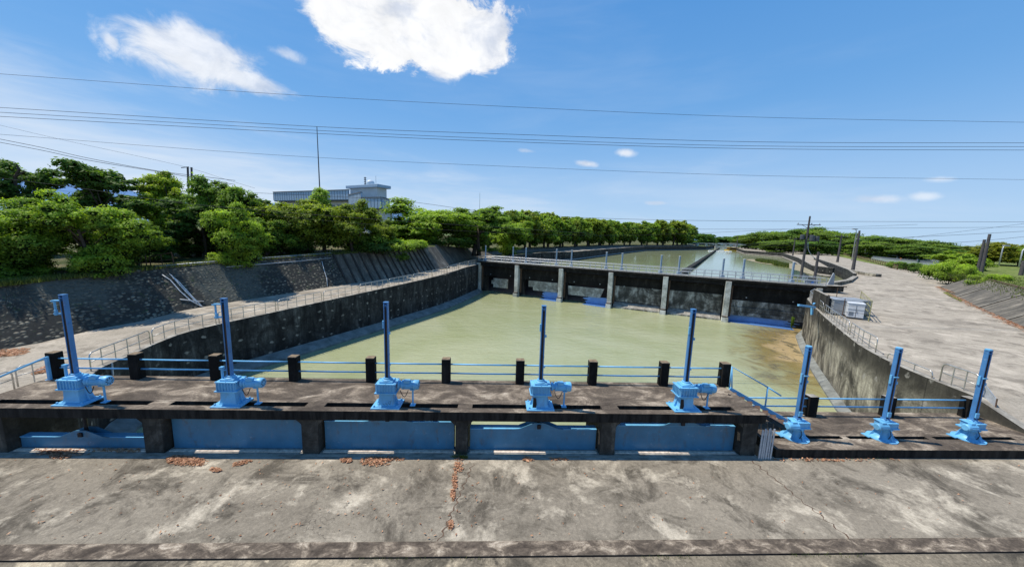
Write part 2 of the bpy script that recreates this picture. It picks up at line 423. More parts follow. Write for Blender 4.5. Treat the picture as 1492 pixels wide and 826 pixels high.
def tag(o, label, cat, group=None, kind=None):
    o['label'] = label; o['category'] = cat
    if group: o['group'] = group
    if kind: o['kind'] = kind
    return o
def struct(o, label, cat):
    o['kind'] = 'structure'; o['label'] = label; o['category'] = cat; return o
def copy_tree(o, parent=None):
    c = o.copy(); COL.objects.link(c)
    if parent: c.parent = parent
    for ch in list(o.children):
        copy_tree(ch, c)
    return c
ORD = ['first', 'second', 'third', 'fourth', 'fifth', 'sixth', 'seventh', 'eighth', 'ninth', 'tenth', 'eleventh', 'twelfth', 'thirteenth', 'fourteenth', 'fifteenth', 'sixteenth', 'seventeenth', 'eighteenth', 'nineteenth', 'twentieth', 'twenty-first', 'twenty-second', 'twenty-third', 'twenty-fourth', 'twenty-fifth', 'twenty-sixth', 'twenty-seventh', 'twenty-eighth', 'twenty-ninth', 'thirtieth']
def resample(pts, step):
    out = [Vector(pts[0])]
    for a, b in zip(pts, pts[1:]):
        a = Vector(a); b = Vector(b); n = max(1, int((b-a).length/step))
        for k in range(1, n+1): out.append(a.lerp(b, k/n))
    return out
def smoothline(pts, it=2):
    for _ in range(it):
        q = [pts[0]]
        for a, b in zip(pts, pts[1:]): q += [a.lerp(b, .25), a.lerp(b, .75)]
        q.append(pts[-1]); pts = q
    return pts

# ------------------------------------------------------------------ plan lines
LW = [Vector((-18.9, 12.0, 0)), Vector((-18.9, 14.9, 0)), Vector((-20.4, 17.0, 0))] + \
     [Vector((atG(*p).x, atG(*p).y, 0)) for p in [(140, 541), (170, 528), (250, 492), (300, 478), (400, 456), (500, 434), (600, 412), (650, 400)]] + [Vector((-3.9, 71.6, 0))]
RW = [at(*p, -.6) for p in [(1168, 426), (1176, 436), (1184, 446), (1195, 457), (1207, 468), (1230, 487), (1250, 503), (1270, 515), (1300, 531), (1340, 548), (1380, 564), (1416, 578)]]
RW = [Vector((44.3, 45.9, 0))] + [Vector((p.x, p.y, 0)) for p in RW if p.y < 45]
RW = RW[:-1] + [Vector((RW[-1].x, max(14.75, RW[-1].y), 0)), Vector((23.2, 12.0, 0))]
def P(px, py, z=0): p = at(px, py, z); return Vector((p.x, p.y, 0))
UL = [Vector((-3.2, 75.5, 0)), Vector((6, 93, 0)), Vector((13.5, 108, 0)), Vector((26.9, 121, 0)), Vector((60, 173, 0)), Vector((98.3, 229.9, 0)), Vector((187, 305, 0)), Vector((246, 386, 0))]
WING = P(1214, 392, .2)
UR_FAR = [Vector((262, 384, 0)), P(1085, 365.5, .2), P(1141, 369.5, .2), P(1163, 376.5, .2), P(1184, 388.5, .2), WING]
SIDE = [P(1187, 377.5, .2), P(1212, 386, .2), P(1237, 396, .2), P(1246, 402.5, .2), P(1236, 408, .2), P(1200, 413.5, .2), Vector((46.3, 48.6, 0))]
HOLE = LW + UL + UR_FAR + [SIDE[0] + (WING-SIDE[0])*.02] + SIDE + RW
# ------------------------------------------------------------------ ground sheet with the canal cut out
def ground_sheet():
    pts = []; edges = []; faces = []
    def ring(r):
        i = len(pts); n = len(r); pts.extend([Vector((p[0], p[1])) for p in r])
        edges.extend([(i+k, i+(k+1) % n) for k in range(n)])
        return [i+k for k in range(n)]
    ring([(-6000, 11.86), (6000, 11.86), (6000, 9000), (-6000, 9000)])
    ring(HOLE)
    def pip(x, y):
        c = False; n = len(HOLE)
        for k in range(n):
            a, b = HOLE[k], HOLE[(k+1) % n]
            if (a.y > y) != (b.y > y) and x < (b.x-a.x)*(y-a.y)/(b.y-a.y)+a.x: c = not c
        return c
    for y in (12.2, 12.6, 13.1, 13.7, 14.3, 14.85, 16, 18, 20, 22, 24, 28, 32, 36, 40, 44, 48, 52, 56, 60, 65, 70, 80, 100, 130, 180, 250, 400, 800, 2000):
        xs = [-900, -300, -100, -60, -45, -36, -30, -26, -22, 24, 26, 28, 32, 36, 42, 50, 60, 75, 90, 110, 140, 180, 240, 300, 500, 1500]
        for x in xs:
            if not pip(x, y): pts.append(Vector((x, y)))
    v, e, f, _, _, _ = delaunay_2d_cdt(pts, edges, [], 0, 1e-4)
    mb = MB()
    mb.v = [Vector((p.x, p.y, G(p.x, p.y))) for p in v]
    for t in f:
        cx = sum(v[i].x for i in t)/len(t); cy_ = sum(v[i].y for i in t)/len(t)
        if not pip(cx, cy_):
            t = tuple(t)
            a, b, c = (v[i] for i in t[:3])
            if (b-a).cross(c-a) < 0: t = tuple(reversed(t))
            mb.f.append(t); mb.m.append(1 if (cy_ > 330 or cx < -62 or cx > 400) else 0)
    return mb.build('ground', [M['road'], M['field']])
struct(ground_sheet(), 'pale concrete yard and fields around the basin', 'ground')

mb = MB(); mb.v = [Vector((-400, 8.32, APR)), Vector((400, 8.32, APR)), Vector((400, 11.86, APR)), Vector((-400, 11.86, APR))]; mb.f = [(0, 1, 2, 3)]; mb.m = [0]
struct(mb.build('concrete_apron', M['apron']), 'stained concrete apron in front of the gates', 'pavement')
mb = MB(); mb.v = [Vector((-400, -60, APR-.006)), Vector((400, -60, APR-.006)), Vector((400, 7.83, APR-.006)), Vector((-400, 7.83, APR-.006))]; mb.f = [(0, 1, 2, 3)]; mb.m = [0]
struct(mb.build('near_pavement', M['curb']), 'rough weathered pavement nearest the viewer', 'pavement')
mb = MB(); mb.box((0, 8.095, APR-.108), (120, .45, .24)); mb.box((0, 7.852, APR-.125), (120, .036, .2), mi=1)
struct(mb.build('kerb', [M['kerbtop'], M['dark']], bevel=.015), 'long low weathered concrete kerb', 'kerb')
# expansion joint running across the apron, with its sealant broken
for (a, b) in (((690, 675), (640, 788)), ((1092, 668), (1240, 786))):
    A = at(*a, APR); B = at(*b, APR); mb = MB(); pr_ = None
    n = 40
    for k in range(n+1):
        p = A.lerp(B, k/n) + Vector((.05*math.sin(k*1.7)+random.uniform(-.03, .03), 0, .004)); w = random.uniform(.008, .028)
        cur = (p-Vector((w, 0, 0)), p+Vector((w, 0, 0)))
        if pr_: mb.quad(pr_[0], pr_[1], cur[1], cur[0])
        pr_ = cur
    struct(mb.build('pavement_joint', M['rust']), 'thin broken joint line crossing the apron', 'joint')

# ------------------------------------------------------------------ water
def sheet(name, poly, z, mat, label, cat='water'):
    me = MB(); pts = [Vector((p.x, p.y)) for p in poly]; n = len(pts)
    v, e, f, _, _, _ = delaunay_2d_cdt(pts, [(k, (k+1) % n) for k in range(n)], [], 1, 1e-4)
    me.v = [Vector((p.x, p.y, z)) for p in v]
    for t in f:
        a, b, c = (v[i] for i in t[:3]); t = tuple(t)
        if (b-a).cross(c-a) < 0: t = tuple(reversed(t))
        me.f.append(t); me.m.append(0)
    return struct(me.build(name, mat), label, cat)
shc = at(1175, 507, WAT)
M['water'] = water('milky green water', (.31, .33, .165), (.385, .395, .235), .13, (shc.x, shc.y, 13.5, 5.2, math.radians(50)), .5, .5, 3.2)
M['upwater'] = water('calm canal water', (.24, .27, .14), (.31, .33, .18), .10, None, .05, .7, 1.2)
BR0 = Vector((-3.9, 72.0, 0)); BR1 = Vector((44.6, 45.3, 0)); BD = (BR1-BR0).normalized(); BN = Vector((BD.y, -BD.x, 0))  # BN faces the near side
BL = (BR1-BR0).length
def bp(t, off=0, z=0): p = BR0 + BD*t + BN*off; return Vector((p.x, p.y, z))
sheet('basin_water', [Vector((p.x*1, p.y, 0)) for p in LW] + [bp(0, -2.6), bp(BL, -2.6)] + RW, WAT, M['water'], 'milky green water of the basin with a brown shoal')
upoly = [bp(0, -4.6), ] + UL + UR_FAR + [SIDE[0]] + SIDE + [bp(BL, -4.6)]
sheet('canal_water', upoly, UPW, M['upwater'], 'calm green canal water beyond the gate bridge')

# ------------------------------------------------------------------ ribbons (walls that follow a line)
def ribbon(name, line, prof, mat, step=1.5, flip=False, zf=None, parent=None, sm=True):
    """prof: list of (offset, z) ; offset to the left of the direction of travel; z may be ('g', dz)"""
    pts = resample(line, step); n = len(pts); mb = MB(); mb.uv = []; s = 0
    for k, p in enumerate(pts):
        d = (pts[min(n-1, k+1)]-pts[max(0, k-1)]); d.z = 0; d.normalize(); nn = Vector((-d.y, d.x, 0))
        if k: s += (p-pts[k-1]).length
        acc = 0; last = None
        for (o, z) in prof:
            q = p + nn*o; zz = z if not isinstance(z, tuple) else (zf(p) if zf else G(p.x, p.y)) + z[1]
            cur = Vector((q.x, q.y, zz))
            if last is not None: acc += (cur-last).length
            last = cur; mb.v.append(cur); mb.uv.append((s, acc))
    m = len(prof)
    for k in range(n-1):
        for j in range(m-1):
            a = k*m+j; q = (a, a+m, a+m+1, a+1)
            mb.f.append(q if not flip else tuple(reversed(q))); mb.m.append(0)
    for e in (0, (n-1)*m):
        mb.f.append(tuple(range(e, e+m)) if (e == 0) != flip else tuple(reversed(range(e, e+m)))); mb.m.append(0)
    return mb.build(name, mat, parent)
# left wall: travel away from the viewer, water on the right (negative offsets)
def wall_thing(name, label, line, prof_wall, mat, prof_ledge=None, flip=False, zf=None, cat='retaining wall', step=1.5):
    t = thing(name, label, cat, (0, 0, 0))
    ribbon('wall_face', line, prof_wall, mat, step, flip, zf, t)
    if prof_ledge: ribbon('ledge', line, prof_ledge, M['ledge'], step, flip, zf, t)
    return t
LWs = smoothline(LW[2:], 1); LWs = [LW[0], LW[1]] + LWs
wall_thing('basin_wall', 'long black stained concrete wall along the left side of the green basin', LWs,
           [(-.02, -6.6), (-.02, ('g', .10)), (.42, ('g', .10)), (.42, ('g', -.3))], M['lwall'],
           [(-1.15, -6.6), (-1.15, -5.52), (-.95, -5.40), (-.03, -5.02), (-.03, -6.6)], flip=True)
wall_thing('basin_wall', 'curved pale streaked concrete wall at the right side of the basin below the yard', RW,
           [(-.02, -6.6), (-.02, ('g', .09)), (.40, ('g', .09)), (.40, ('g', -.3))], M['rwall'],
           [(-.6, -6.6), (-.6, -5.56), (-.5, -5.48), (-.03, -5.25), (-.03, -6.6)], flip=True)
wall_thing('canal_wall', 'low dark concrete wall along the left bank of the far canal', UL,
           [(-.9, -3), (-.9, -1.7), (-.1, -1.4), (-.1, 1.1), (.3, 1.1), (.3, -.3)], M['lwall'], None, flip=True, step=4)
wall_thing('canal_wall', 'dark concrete wall along the right bank of the far canal ending in a stub', UR_FAR[:-1]+[WING],
           [(-.6, -3), (-.6, -1.75), (-.1, -1.4), (-.1, .5), (.35, .5), (.35, -3)], M['lwall'], None, flip=True, step=4)
wall_thing('canal_wall', 'dark parapet wall beside the road with a rounded end behind the thick pole', SIDE[:4],
           [(-.3, -3), (-.3, .75), (.2, .75), (.2, -.3)], M['lwall'], None, flip=True, step=2)
wall_thing('canal_wall', 'low curved concrete kerb wall around the side channel right of the gate bridge', SIDE[3:],
           [(-.3, -3), (-.3, .28), (.45, .28), (.45, -.3)], M['rwall'], None, flip=True, step=2)
wall_thing('canal_wall', 'low concrete spur wall with a rounded nose jutting into the yard past the thick pole', [P(1237, 396.5, 0), P(1262, 401, 0), P(1280, 403.5, 0)],
           [(-.5, -.2), (-.5, .62), (.5, .62), (.5, -.2)], M['rwall'], None, flip=False, step=2)
DV0 = bp(35.5, -5); DV1 = Vector((243, 372, 0)); 
wall_thing('divider_wall', 'long straight dark dividing wall down the middle of the far canal', [DV0, DV1],
           [(.6, -3), (.6, -1.15), (-.6, -1.15), (-.6, -3)], M['divider'], None, flip=True, step=6)
# far end sill of the canal
t = thing('check_weir', 'low grey concrete weir closing the far end of the canal', 'weir', (0, 0, 0))
mb = MB(); mb.bar((238, 372, -.6), (266, 362, -.6), 3, 3); mb.build('sill', M['pier'], t)
mb = MB()
for k in range(5): mb.box((225+k*9, 385-k*3, 1.2), (2.5, 2.5, 3.6))
mb.bar((205, 392, 3), (275, 368, 3), 3, .8); mb.build('gate_frame', M['pier'], t)

# ------------------------------------------------------------------ high gate platform
XL, XR, YF, YB = -18.45, 10.4, 11.92, 14.72; TH = .36
bays = [(-17.2, -12.6), (-11.85, -7.05), (-6.35, -1.45), (-.9, 4.05), (4.72, 9.6)]
stand = [-15.0, -9.62, -3.97, 1.76, 7.40]
plat = thing('gate_platform', 'high dark concrete gate platform carrying five tall blue hoists', 'platform', (0, 0, 0))
slots = []
for i, (a, b) in enumerate(bays):
    s = stand[i]; slots += [(a+(.1 if i else -.6), s-.42), (s+.42, b+.1 if i < 4 else b-.2)]
mb = MB(); Y0, Y1 = 12.24, 12.54
def slab_with_slots(mb, x0, x1, yf, yb, z0, z1, slots, y0, y1):
    h = z1-z0; zc = (z0+z1)/2
    mb.box(((x0+x1)/2, (yf+y0)/2, zc), (x1-x0, y0-yf, h)); mb.box(((x0+x1)/2, (y1+yb)/2, zc), (x1-x0, yb-y1, h))
    x = x0
    for a, b in slots + [(x1, x1)]:
        if a-x > .01: mb.box(((x+a)/2, (y0+y1)/2, zc-.002), (a-x, y1-y0-.004, h-.002))
        x = b
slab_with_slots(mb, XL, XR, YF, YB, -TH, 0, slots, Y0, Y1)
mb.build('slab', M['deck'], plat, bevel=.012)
piers = [(-18.9, -17.25), (-12.55, -11.9), (-7.0, -6.4), (-1.4, -.95), (4.1, 4.67), (9.65, 10.25)]
for i, (a, b) in enumerate(piers):
    mb = MB(); w = b-a; c = (a+b)/2
    mb.box((c, 13.1, (-TH-6.6)/2), (w, 2.1, 6.6-TH-.004))
    if i: # chamfered haunches under the slab
        for s_ in (-1, 1):
            if i == 5 and s_ == 1: continue
            mb.profile([(0, 0), (.28*s_, 0), (0, -.26)], (c+s_*w/2, 13.1, -TH-.003), (1, 0, 0), (0, 0, 1), (0, 1, 0), 2.06)
    mb.build('pier', M['dpier'], plat, bevel=.015)
mb = MB(); mb.box((-4, 12.215, APR-.455), (28.6, .69, .9)); mb.build('sill', M['post'], plat)  # near-black colour stands for dirt and deepens the shade under the deck
for a, b in bays:
    mb = MB(); mb.box(((a+b)/2, 12.20, APR+.008), (b-a-.06, .13, .028)); mb.build('slot_light_lip', M['slotlight'], plat)  # added pale lip, so sunlight through the deck slots reads as bright strips
mb = MB(); mb.box((-4, 11.80, APR-.09), (28.6, .125, .19)); mb.build('dirt_and_shade_line', M['dpier'], plat)  # dirt strip whose dark colour also carries the deck's shadow band
# posts with rails behind
pr_t = thing('platform_railing', 'row of black concrete posts with two blue pipes along the back of the high platform', 'railing', (0, 0, 0))
px_ = [-18.2+3.22*k for k in range(9)] + [10.35]
for x in px_:
    w = .36
    mb = MB(); mb.box((x, 14.48, .54), (w, .32, 1.08)); po = mb.build('post', M['post'], pr_t, bevel=.015)
    mb = MB(); mb.box((x, 14.48, 1.087), (w-.02, .30, .014)); mb.build('post_top', M['postcap'], po)
for a, b in zip(px_, px_[1:]):
    for z in (.83, .42):
        mb = MB(); mb.tube([(a+.17, 14.46, z), ((a+b)/2, 14.46, z-.008), (b-.17, 14.46, z)], .035, 8); mb.build('rail', M['rail'], pr_t, smooth=True)
# ------------------------------------------------------------------ low platform
lowp = thing('gate_platform', 'lower weathered concrete gate platform at the right carrying three short hoists', 'platform', (0, 0, 0))
ZL = -1.4; lst = [12.42, 16.19, 20.02]
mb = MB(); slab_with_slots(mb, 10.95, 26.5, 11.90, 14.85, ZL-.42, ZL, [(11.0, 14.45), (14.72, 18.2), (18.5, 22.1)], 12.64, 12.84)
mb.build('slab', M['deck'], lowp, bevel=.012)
mb = MB(); mb.box((17, 13.9, -4.2), (12, 1.6, 4.7)); mb.build('base_wall', M['dpier'], lowp)
lr = thing('platform_railing', 'black posts with two blue pipes at the back of the lower right platform', 'railing', (0, 0, 0))
lx = [14.66, 18.42, 22.4]
for x in lx:
    mb = MB(); mb.box((x, 14.5, ZL+.49), (.42, .34, .98)); po = mb.build('post', M['post'], lr, bevel=.015)
for a, b in zip([10.8]+lx, lx):
    for z in (ZL+.84, ZL+.45):
        mb = MB(); mb.tube([(a+.19, 14.48, z), (b-.15, 14.48, z)], .035, 8); mb.build('rail', M['rail'], lr, smooth=True)
# end panel and railing loop at the foot of the right wall
t = thing('sheet_panel', 'narrow grey metal sheet leaning beside the end of the curved wall', 'panel', (0, 0, 0))
a = Vector((23.35, 14.2, ZL)); mb = MB()
mb.quad(a, a+Vector((.35, 1.0, 0)), a+Vector((.55, 1.15, 1.75)), a+Vector((.12, .1, 1.0))); o = mb.build('sheet', M['galv'], t); md = o.modifiers.new('s', 'SOLIDIFY'); md.thickness = .03
mb = MB(); mb.tube([a, a+Vector((.12, .1, 1.02))], .03, 6); mb.tube([a+Vector((.35, 1, 0)), a+Vector((.55, 1.15, 1.77))], .03, 6); mb.build('frame', M['rust'], t)

# ------------------------------------------------------------------ hoists
def lathe(mb, c, prof, seg=20, axis='Z', mi=0):
    c = Vector(c); i0 = len(mb.v)
    for r, h in prof:
        for j in range(seg):
            t = 2*math.pi*j/seg
            if axis == 'Z': mb.v.append(c+Vector((r*math.cos(t), r*math.sin(t), h)))
            elif axis == 'X': mb.v.append(c+Vector((h, r*math.cos(t), r*math.sin(t))))
            else: mb.v.append(c+Vector((r*math.cos(t), h, r*math.sin(t))))
    for k in range(len(prof)-1):
        for j in range(seg):
            a = i0+k*seg+j; b = i0+k*seg+(j+1) % seg; mb.f.append((a, b, b+seg, a+seg)); mb.m.append(mi)
    mb.f.append(tuple(i0+j for j in reversed(range(seg)))); mb.m.append(mi)
    e = i0+(len(prof)-1)*seg; mb.f.append(tuple(e+j for j in range(seg))); mb.m.append(mi)
def stem_cover(root, z0, z1, w=.19, sensor=0):
    # slotted channel: two side plates and a back, dark slot in front with a rack and small studs
    mb = MB(); h = z1-z0; zc = (z0+z1)/2
    mb.box((-w*.40, 0, zc), (w*.20, w*.9, h)); mb.box((w*.38, 0, zc), (w*.26, w*.9, h)); mb.box((0, w*.36, zc), (w*.48-.004, w*.16, h-.004))
    mb.box((0, 0, z1+.02), (w*1.1, w*1.02, .04)); mb.box((0, 0, z0+.03), (w*1.3, w*1.25, .06))
    for f in (.02, .33, .66, .97):
        mb.box((0, -w*.03, z0+h*f), (w*1.06, w*.98, .03)) if f in (.02, .97) else mb.box((w*.5, 0, z0+h*f), (w*.2, w*.5, .05))
    o = mb.build('stem_cover', M['stemblue'], root, bevel=.008)
    mb = MB(); mb.box((-w*.02, -w*.02, zc-.06), (w*.52, w*.62, h-.3)); mb.build('slot', M['dark'], o)
    mb = MB(); mb.tube([(w*.10, -w*.34, z0+.05), (w*.10, -w*.34, z0+h*.80)], w*.07, 6); mb.build('screw', M['rust'], o)
    return o
def big_hoist(i, x, lab):
    left = i == 0
    root = thing('gate_hoist', lab, 'hoist', (x, 12.42, 0), 0, 'large blue gate hoists on the high platform')
    mb = MB(); mb.box((0, -.02, .028), (1.12, .80, .05)); mb.box((0, 0, .065), (1.0, .66, .03))
    for sx in (-1, 1):
        for sy_ in (-1, 1): lathe(mb, (sx*.45, sy_*.3, .07), [(.035, 0), (.035, .05), (.02, .06)], 8)
    mb.build('base_plate', M['blue'], root, bevel=.01)
    mb = MB(); lathe(mb, (0, 0, .08), [(.40, 0), (.36, .05), (.33, .2), (.32, .45), (.36, .52)], 4 if i != 1 else 4)
    # rotate the four-sided pedestal so its flats face out
    for k in range(len(mb.v)):
        v = mb.v[k]; r = Matrix.Rotation(math.pi/4, 3, 'Z') @ Vector((v.x, v.y, 0)); mb.v[k] = Vector((r.x*1.22, r.y*1.0, v.z))
    for s_ in (-1, 1): mb.profile([(0, 0), (.12*s_, 0), (0, .38)], (s_*.30, 0, .09), (1, 0, 0), (0, 0, 1), (0, 1, 0), .03)
    mb.build('pedestal', M['blue'], root, bevel=.02)
    # gearbox: ribbed body, flange, lid, bearing boss
    mb = MB(); mb.box((0, 0, .62), (.86, .66, .05)); mb.box((0, 0, .80), (.74, .56, .34)); mb.box((0, 0, .985), (.80, .62, .035))
    mb.box((0, 0, 1.03), (.52, .44, .08)); lathe(mb, (0, 0, 1.06), [(.22, 0), (.20, .05), (.15, .07), (.15, .12)], 18)
    for k in range(7):
        xx = -.33+k*.11
        mb.box((xx, -.295, .80), (.03, .05, .30)); mb.box((xx, .295, .80), (.03, .05, .30))
    for k in range(5):
        yy = -.22+k*.11
        mb.box((-.385, yy, .80), (.05, .03, .30))
    for sx in (-.36, 0, .36):
        for sy_ in (-.27, .27): lathe(mb, (sx, sy_, 1.0), [(.022, 0), (.022, .03)], 6)
    mb.build('gearbox', M['blue'], root, bevel=.012)
    stem_cover(root, 1.10, 4.2, .168)
    # motor along +X
    mb = MB(); lathe(mb, (.42, -.02, .88), [(.12, 0), (.17, .02), (.17, .08), (.13, .12), (.13, .16), (.19, .17), (.19, .22), (.165, .23), (.165, .62), (.16, .63)], 20, 'X')
    for k in range(14):
        t = 2*math.pi*k/14; mb.box((.84, -.02+.17*math.cos(t), .88+.17*math.sin(t)), (.38, .022, .022), rx=t)
    mo = mb.build('motor', M['blue'], root, smooth='auto')
    mb = MB(); lathe(mb, (1.04, -.02, .88), [(.19, 0), (.195, .02), (.195, .17), (.17, .21), (.06, .22)], 20, 'X'); fc = mb.build('fan_cover', M['blue'], mo, smooth='auto')
    mb = MB()
    for k in range(8):
        t = 2*math.pi*k/8; mb.box((1.253, -.02+.10*math.cos(t), .88+.10*math.sin(t)), (.012, .07, .03), rx=t)
    mb.build('vent_slot', M['dark'], fc)
    mb = MB(); mb.box((.80, -.10, 1.055), (.24, .18, .11)); mb.build('terminal_box', M['blue'], mo, bevel=.01)
    mb = MB(); mb.tube([(1.0, -.02, .70), (1.0, -.02, .03)], .035, 8); mb.box((1.0, -.02, .02), (.2, .2, .03)); mb.box((1.0, -.02, .70), (.18, .24, .03))
    mb.build('motor_stand', M['blue'], root)
    pts = []
    for k in range(9):
        t = k/8; pts.append((.55+.32*t, -.22, .74-.28*math.sin(math.pi*t)))
    mb = MB(); mb.tube(pts, .014, 6); mb.build('cable', M['wire'], root, smooth=True)
    # limit switch bracket
    mb = MB()
    if i < 2:
        for z in (4.0, 3.5): mb.box((-.24, -.02, z), (.26, .10, .05))
        mb.tube([(-.32, -.02, 3.55), (-.32, -.02, 4.02)], .035, 8); mb.tube([(-.32, -.02, 3.94), (-.46, -.02, 3.98)], .02, 6); mb.tube([(-.28, -.05, 3.45), (-.28, -.05, 3.65)], .05, 8)
        m2 = MB(); m2.tube([(-.26, -.05, 1.0), (-.26, -.05, 1.45)], .045, 8); m2.box((-.26, -.05, 1.48), (.13, .13, .10)); m2.build('position_switch', M['blue'], root)
    else:
        mb.box((.12, -.04, 3.0), (.06, .08, .10)); mb.box((.12, -.04, 1.7), (.05, .06, .05)); mb.box((-.11, -.05, 3.35), (.06, .07, .30))
    mb.build('switch_bracket', M['blue'], root, bevel=.006)
    return root
labs = ['leftmost tall blue gate hoist with a clear fan grille on its motor',
        'tall blue hoist between the leftmost gate and the fully raised flat gate',
        'tall blue hoist in the middle with black scrawled marks on its pedestal',
        'tall blue hoist second from the right end of the high platform',
        'tall blue hoist at the right end of the high platform next to the stair']
labs[1] = 'second tall blue hoist from the left, above the plain closed gate'
hoists = [big_hoist(i, x, labs[i]) for i, x in enumerate(stand)]
for h_ in hoists: h_.scale = (.93, .93, .93)
mb = MB()
def scrawl(mb, pts, o, w=.012):
    for a, b in zip(pts, pts[1:]):
        A = Vector(o)+Vector((a[0], 0, a[1])); B = Vector(o)+Vector((b[0], 0, b[1])); mb.bar(A, B, w, .006)
scrawl(mb, [(-.22, .28), (-.30, .26), (-.31, .17), (-.2, .15)], (0, -.338, .02)); scrawl(mb, [(-.1, .2), (-.04, .14), (.02, .22), (.08, .14), (.13, .25), (.18, .15), (.22, .30), (.12, .28)], (0, -.338, .02))
mb.build('painted_mark', M['wire'], hoists[2])
for k_ in (3, 4):
    mb = MB(); mb.profile([(-.33, .1), (-.20, .08), (-.16, .22), (-.20, .5), (-.31, .52)], (0, -.332, .02), (1, 0, 0), (0, 0, 1), (0, 1, 0), .006); mb.build('grease_stain', M['dark'], hoists[k_])
def small_hoist(x, lab):
    global _s
    root = thing('gate_hoist', lab, 'hoist', (x, 12.73, ZL), 0, 'small blue gate hoists on the lower platform'); root.scale = (.93, .93, .93)
    mb = MB(); lathe(mb, (0, 0, 0), [(.52, 0), (.52, .035), (.46, .045)], 14); mb.box((-.42, .16, .02), (.42, .34, .036)); mb.build('base_plate', M['blue'], root)
    mb = MB(); lathe(mb, (0, 0, .045), [(.42, 0), (.30, .07), (.24, .2), (.24, .34), (.30, .44)], 18)
    for k in range(6):
        t = math.pi/6+k*math.pi/3; c = Vector((math.cos(t), math.sin(t), 0))
        mb.profile([(.22, 0), (.43, 0), (.26, .34), (.22, .34)], (0, 0, .05), c, (0, 0, 1), (-c.y, c.x, 0), .03)
    mb.build('pedestal', M['blue'], root, smooth='auto')
    mb = MB(); mb.box((.03, 0, .53), (.86, .50, .06)); mb.box((.05, 0, .66), (.60, .42, .24)); mb.box((.05, 0, .79), (.68, .48, .03)); lathe(mb, (0, 0, .80), [(.17, 0), (.15, .08), (.12, .10)], 16)
    for sx in (-.22, .1, .32):
        for sy_ in (-.2, .2): lathe(mb, (sx, sy_, .80), [(.02, 0), (.02, .03)], 6)
    mb.box((.42, 0, .62), (.16, .30, .20)); mb.build('gearbox', M['blue'], root, bevel=.012)
    mb = MB(); lathe(mb, (-.16, -.24, .66), [(.10, 0), (.15, -.02), (.15, -.34), (.155, -.35), (.155, -.46), (.12, -.49)], 18, 'X')
    for k in range(12):
        t = 2*math.pi*k/12; mb.box((-.34, -.24+.15*math.cos(t), .66+.15*math.sin(t)), (.30, .02, .02), rx=t)
    mo = mb.build('motor', M['blue'], root, smooth='auto')
    mb = MB(); mb.box((-.36, -.24, .84), (.2, .14, .06)); mb.build('terminal_box', M['blue'], mo)
    mb = MB(); mb.tube([(-.05, -.3, .5), (-.02, -.34, .3), (-.06, -.30, .12)], .014, 6); mb.build('cable', M['wire'], root)
    stem_cover(root, .88, 4.1, .18)
    mb = MB(); lathe(mb, (0, 0, 4.14), [(.11, 0), (.11, .05)], 14); mb.box((-.12, 0, 2.75), (.05, .08, .4)); mb.box((.12, -.03, 2.6), (.07, .1, .12)); mb.box((.0, -.10, 2.88), (.2, .05, .05)); mb.box((.0, -.11, 1.15), (.16, .05, .22))
    mb.build('switch_bracket', M['blue'], root, bevel=.006)
    return root
for x, l in zip(lst, ['small blue hoist at the foot of the blue stair on the lower platform', 'middle small blue hoist of the three on the lower platform', 'rightmost small blue hoist on the lower platform beside the wall end']): small_hoist(x, l)

# ------------------------------------------------------------------ gates of the high platform
gz = [(-1.36, -1.85), (-.50, -1.72), (-.66, -1.72), (-.92, -1.72), (-.74, -1.78)]
glab = ['leftmost blue sluice gate lowered so only its top beam shows behind the debris', 'plain blue sluice gate raised up to the slab under the second hoist',
        'blue sluice gate under the hoist with the scrawled marks', 'blue sluice gate with a peaked lifting lug left of the last pier', 'rightmost blue sluice gate beside the bundle of grey rods']
for i, ((a, b), (zt, zb)) in enumerate(zip(bays, gz)):
    yg = 12.50; t = thing('sluice_gate', glab[i], 'gate', ((a+b)/2, yg, 0)); w = b-a-.05
    mb = MB(); zb2 = APR-.02 if i else APR-.02
    mb.box((0, 0, (zt+zb2)/2), (w, .26, zt-zb2)); mb.build('panel', M['gate'], t, bevel=.01)
    mb = MB(); mb.box((0, 0, zt+.012), (w, .30, .02)); mb.build('top_flange', M['blue'], t)
    if i != 1:
        mb = MB(); sx = stand[i]-(a+b)/2
        mb.profile([(-.95, 0), (-.75, .02), (-.18, .26), (.18, .26), (.75, .02), (.95, 0)], (sx, -.16, zt+.024), (1, 0, 0), (0, 0, 1), (0, 1, 0), .04)
        mb.profile([(-.75, 0), (-.18, .24), (.18, .24), (.75, 0)], (sx, .14, zt+.024), (1, 0, 0), (0, 0, 1), (0, 1, 0), .04)
        mb.build('lifting_lug', M['gate'], t)
        mb = MB(); mb.tube([(sx, -.0, zt+.03), (sx, 0, -.02)], .055, 10); mb.box((sx, -.1, zt+.14), (.14, .26, .16)); mb.build('stem', M['dark'], t)
# bundle of grey rods beside the last pier
t = thing('rod_bundle', 'bundle of grey metal strips leaning on the last pier of the high platform', 'rods', (10.42, 11.86, APR))
mb = MB()
for k in range(12):
    x = -.16+k*.045+random.uniform(-.01, .01); mb.tube([(x-.02, -.03+.02*(k % 2), 0), (x+.11+random.uniform(-.01, .01), .12+.02*(k % 2), 1.10+random.uniform(-.05, .07))], .024, 6)
mb.build('strips', M['galv'], t)
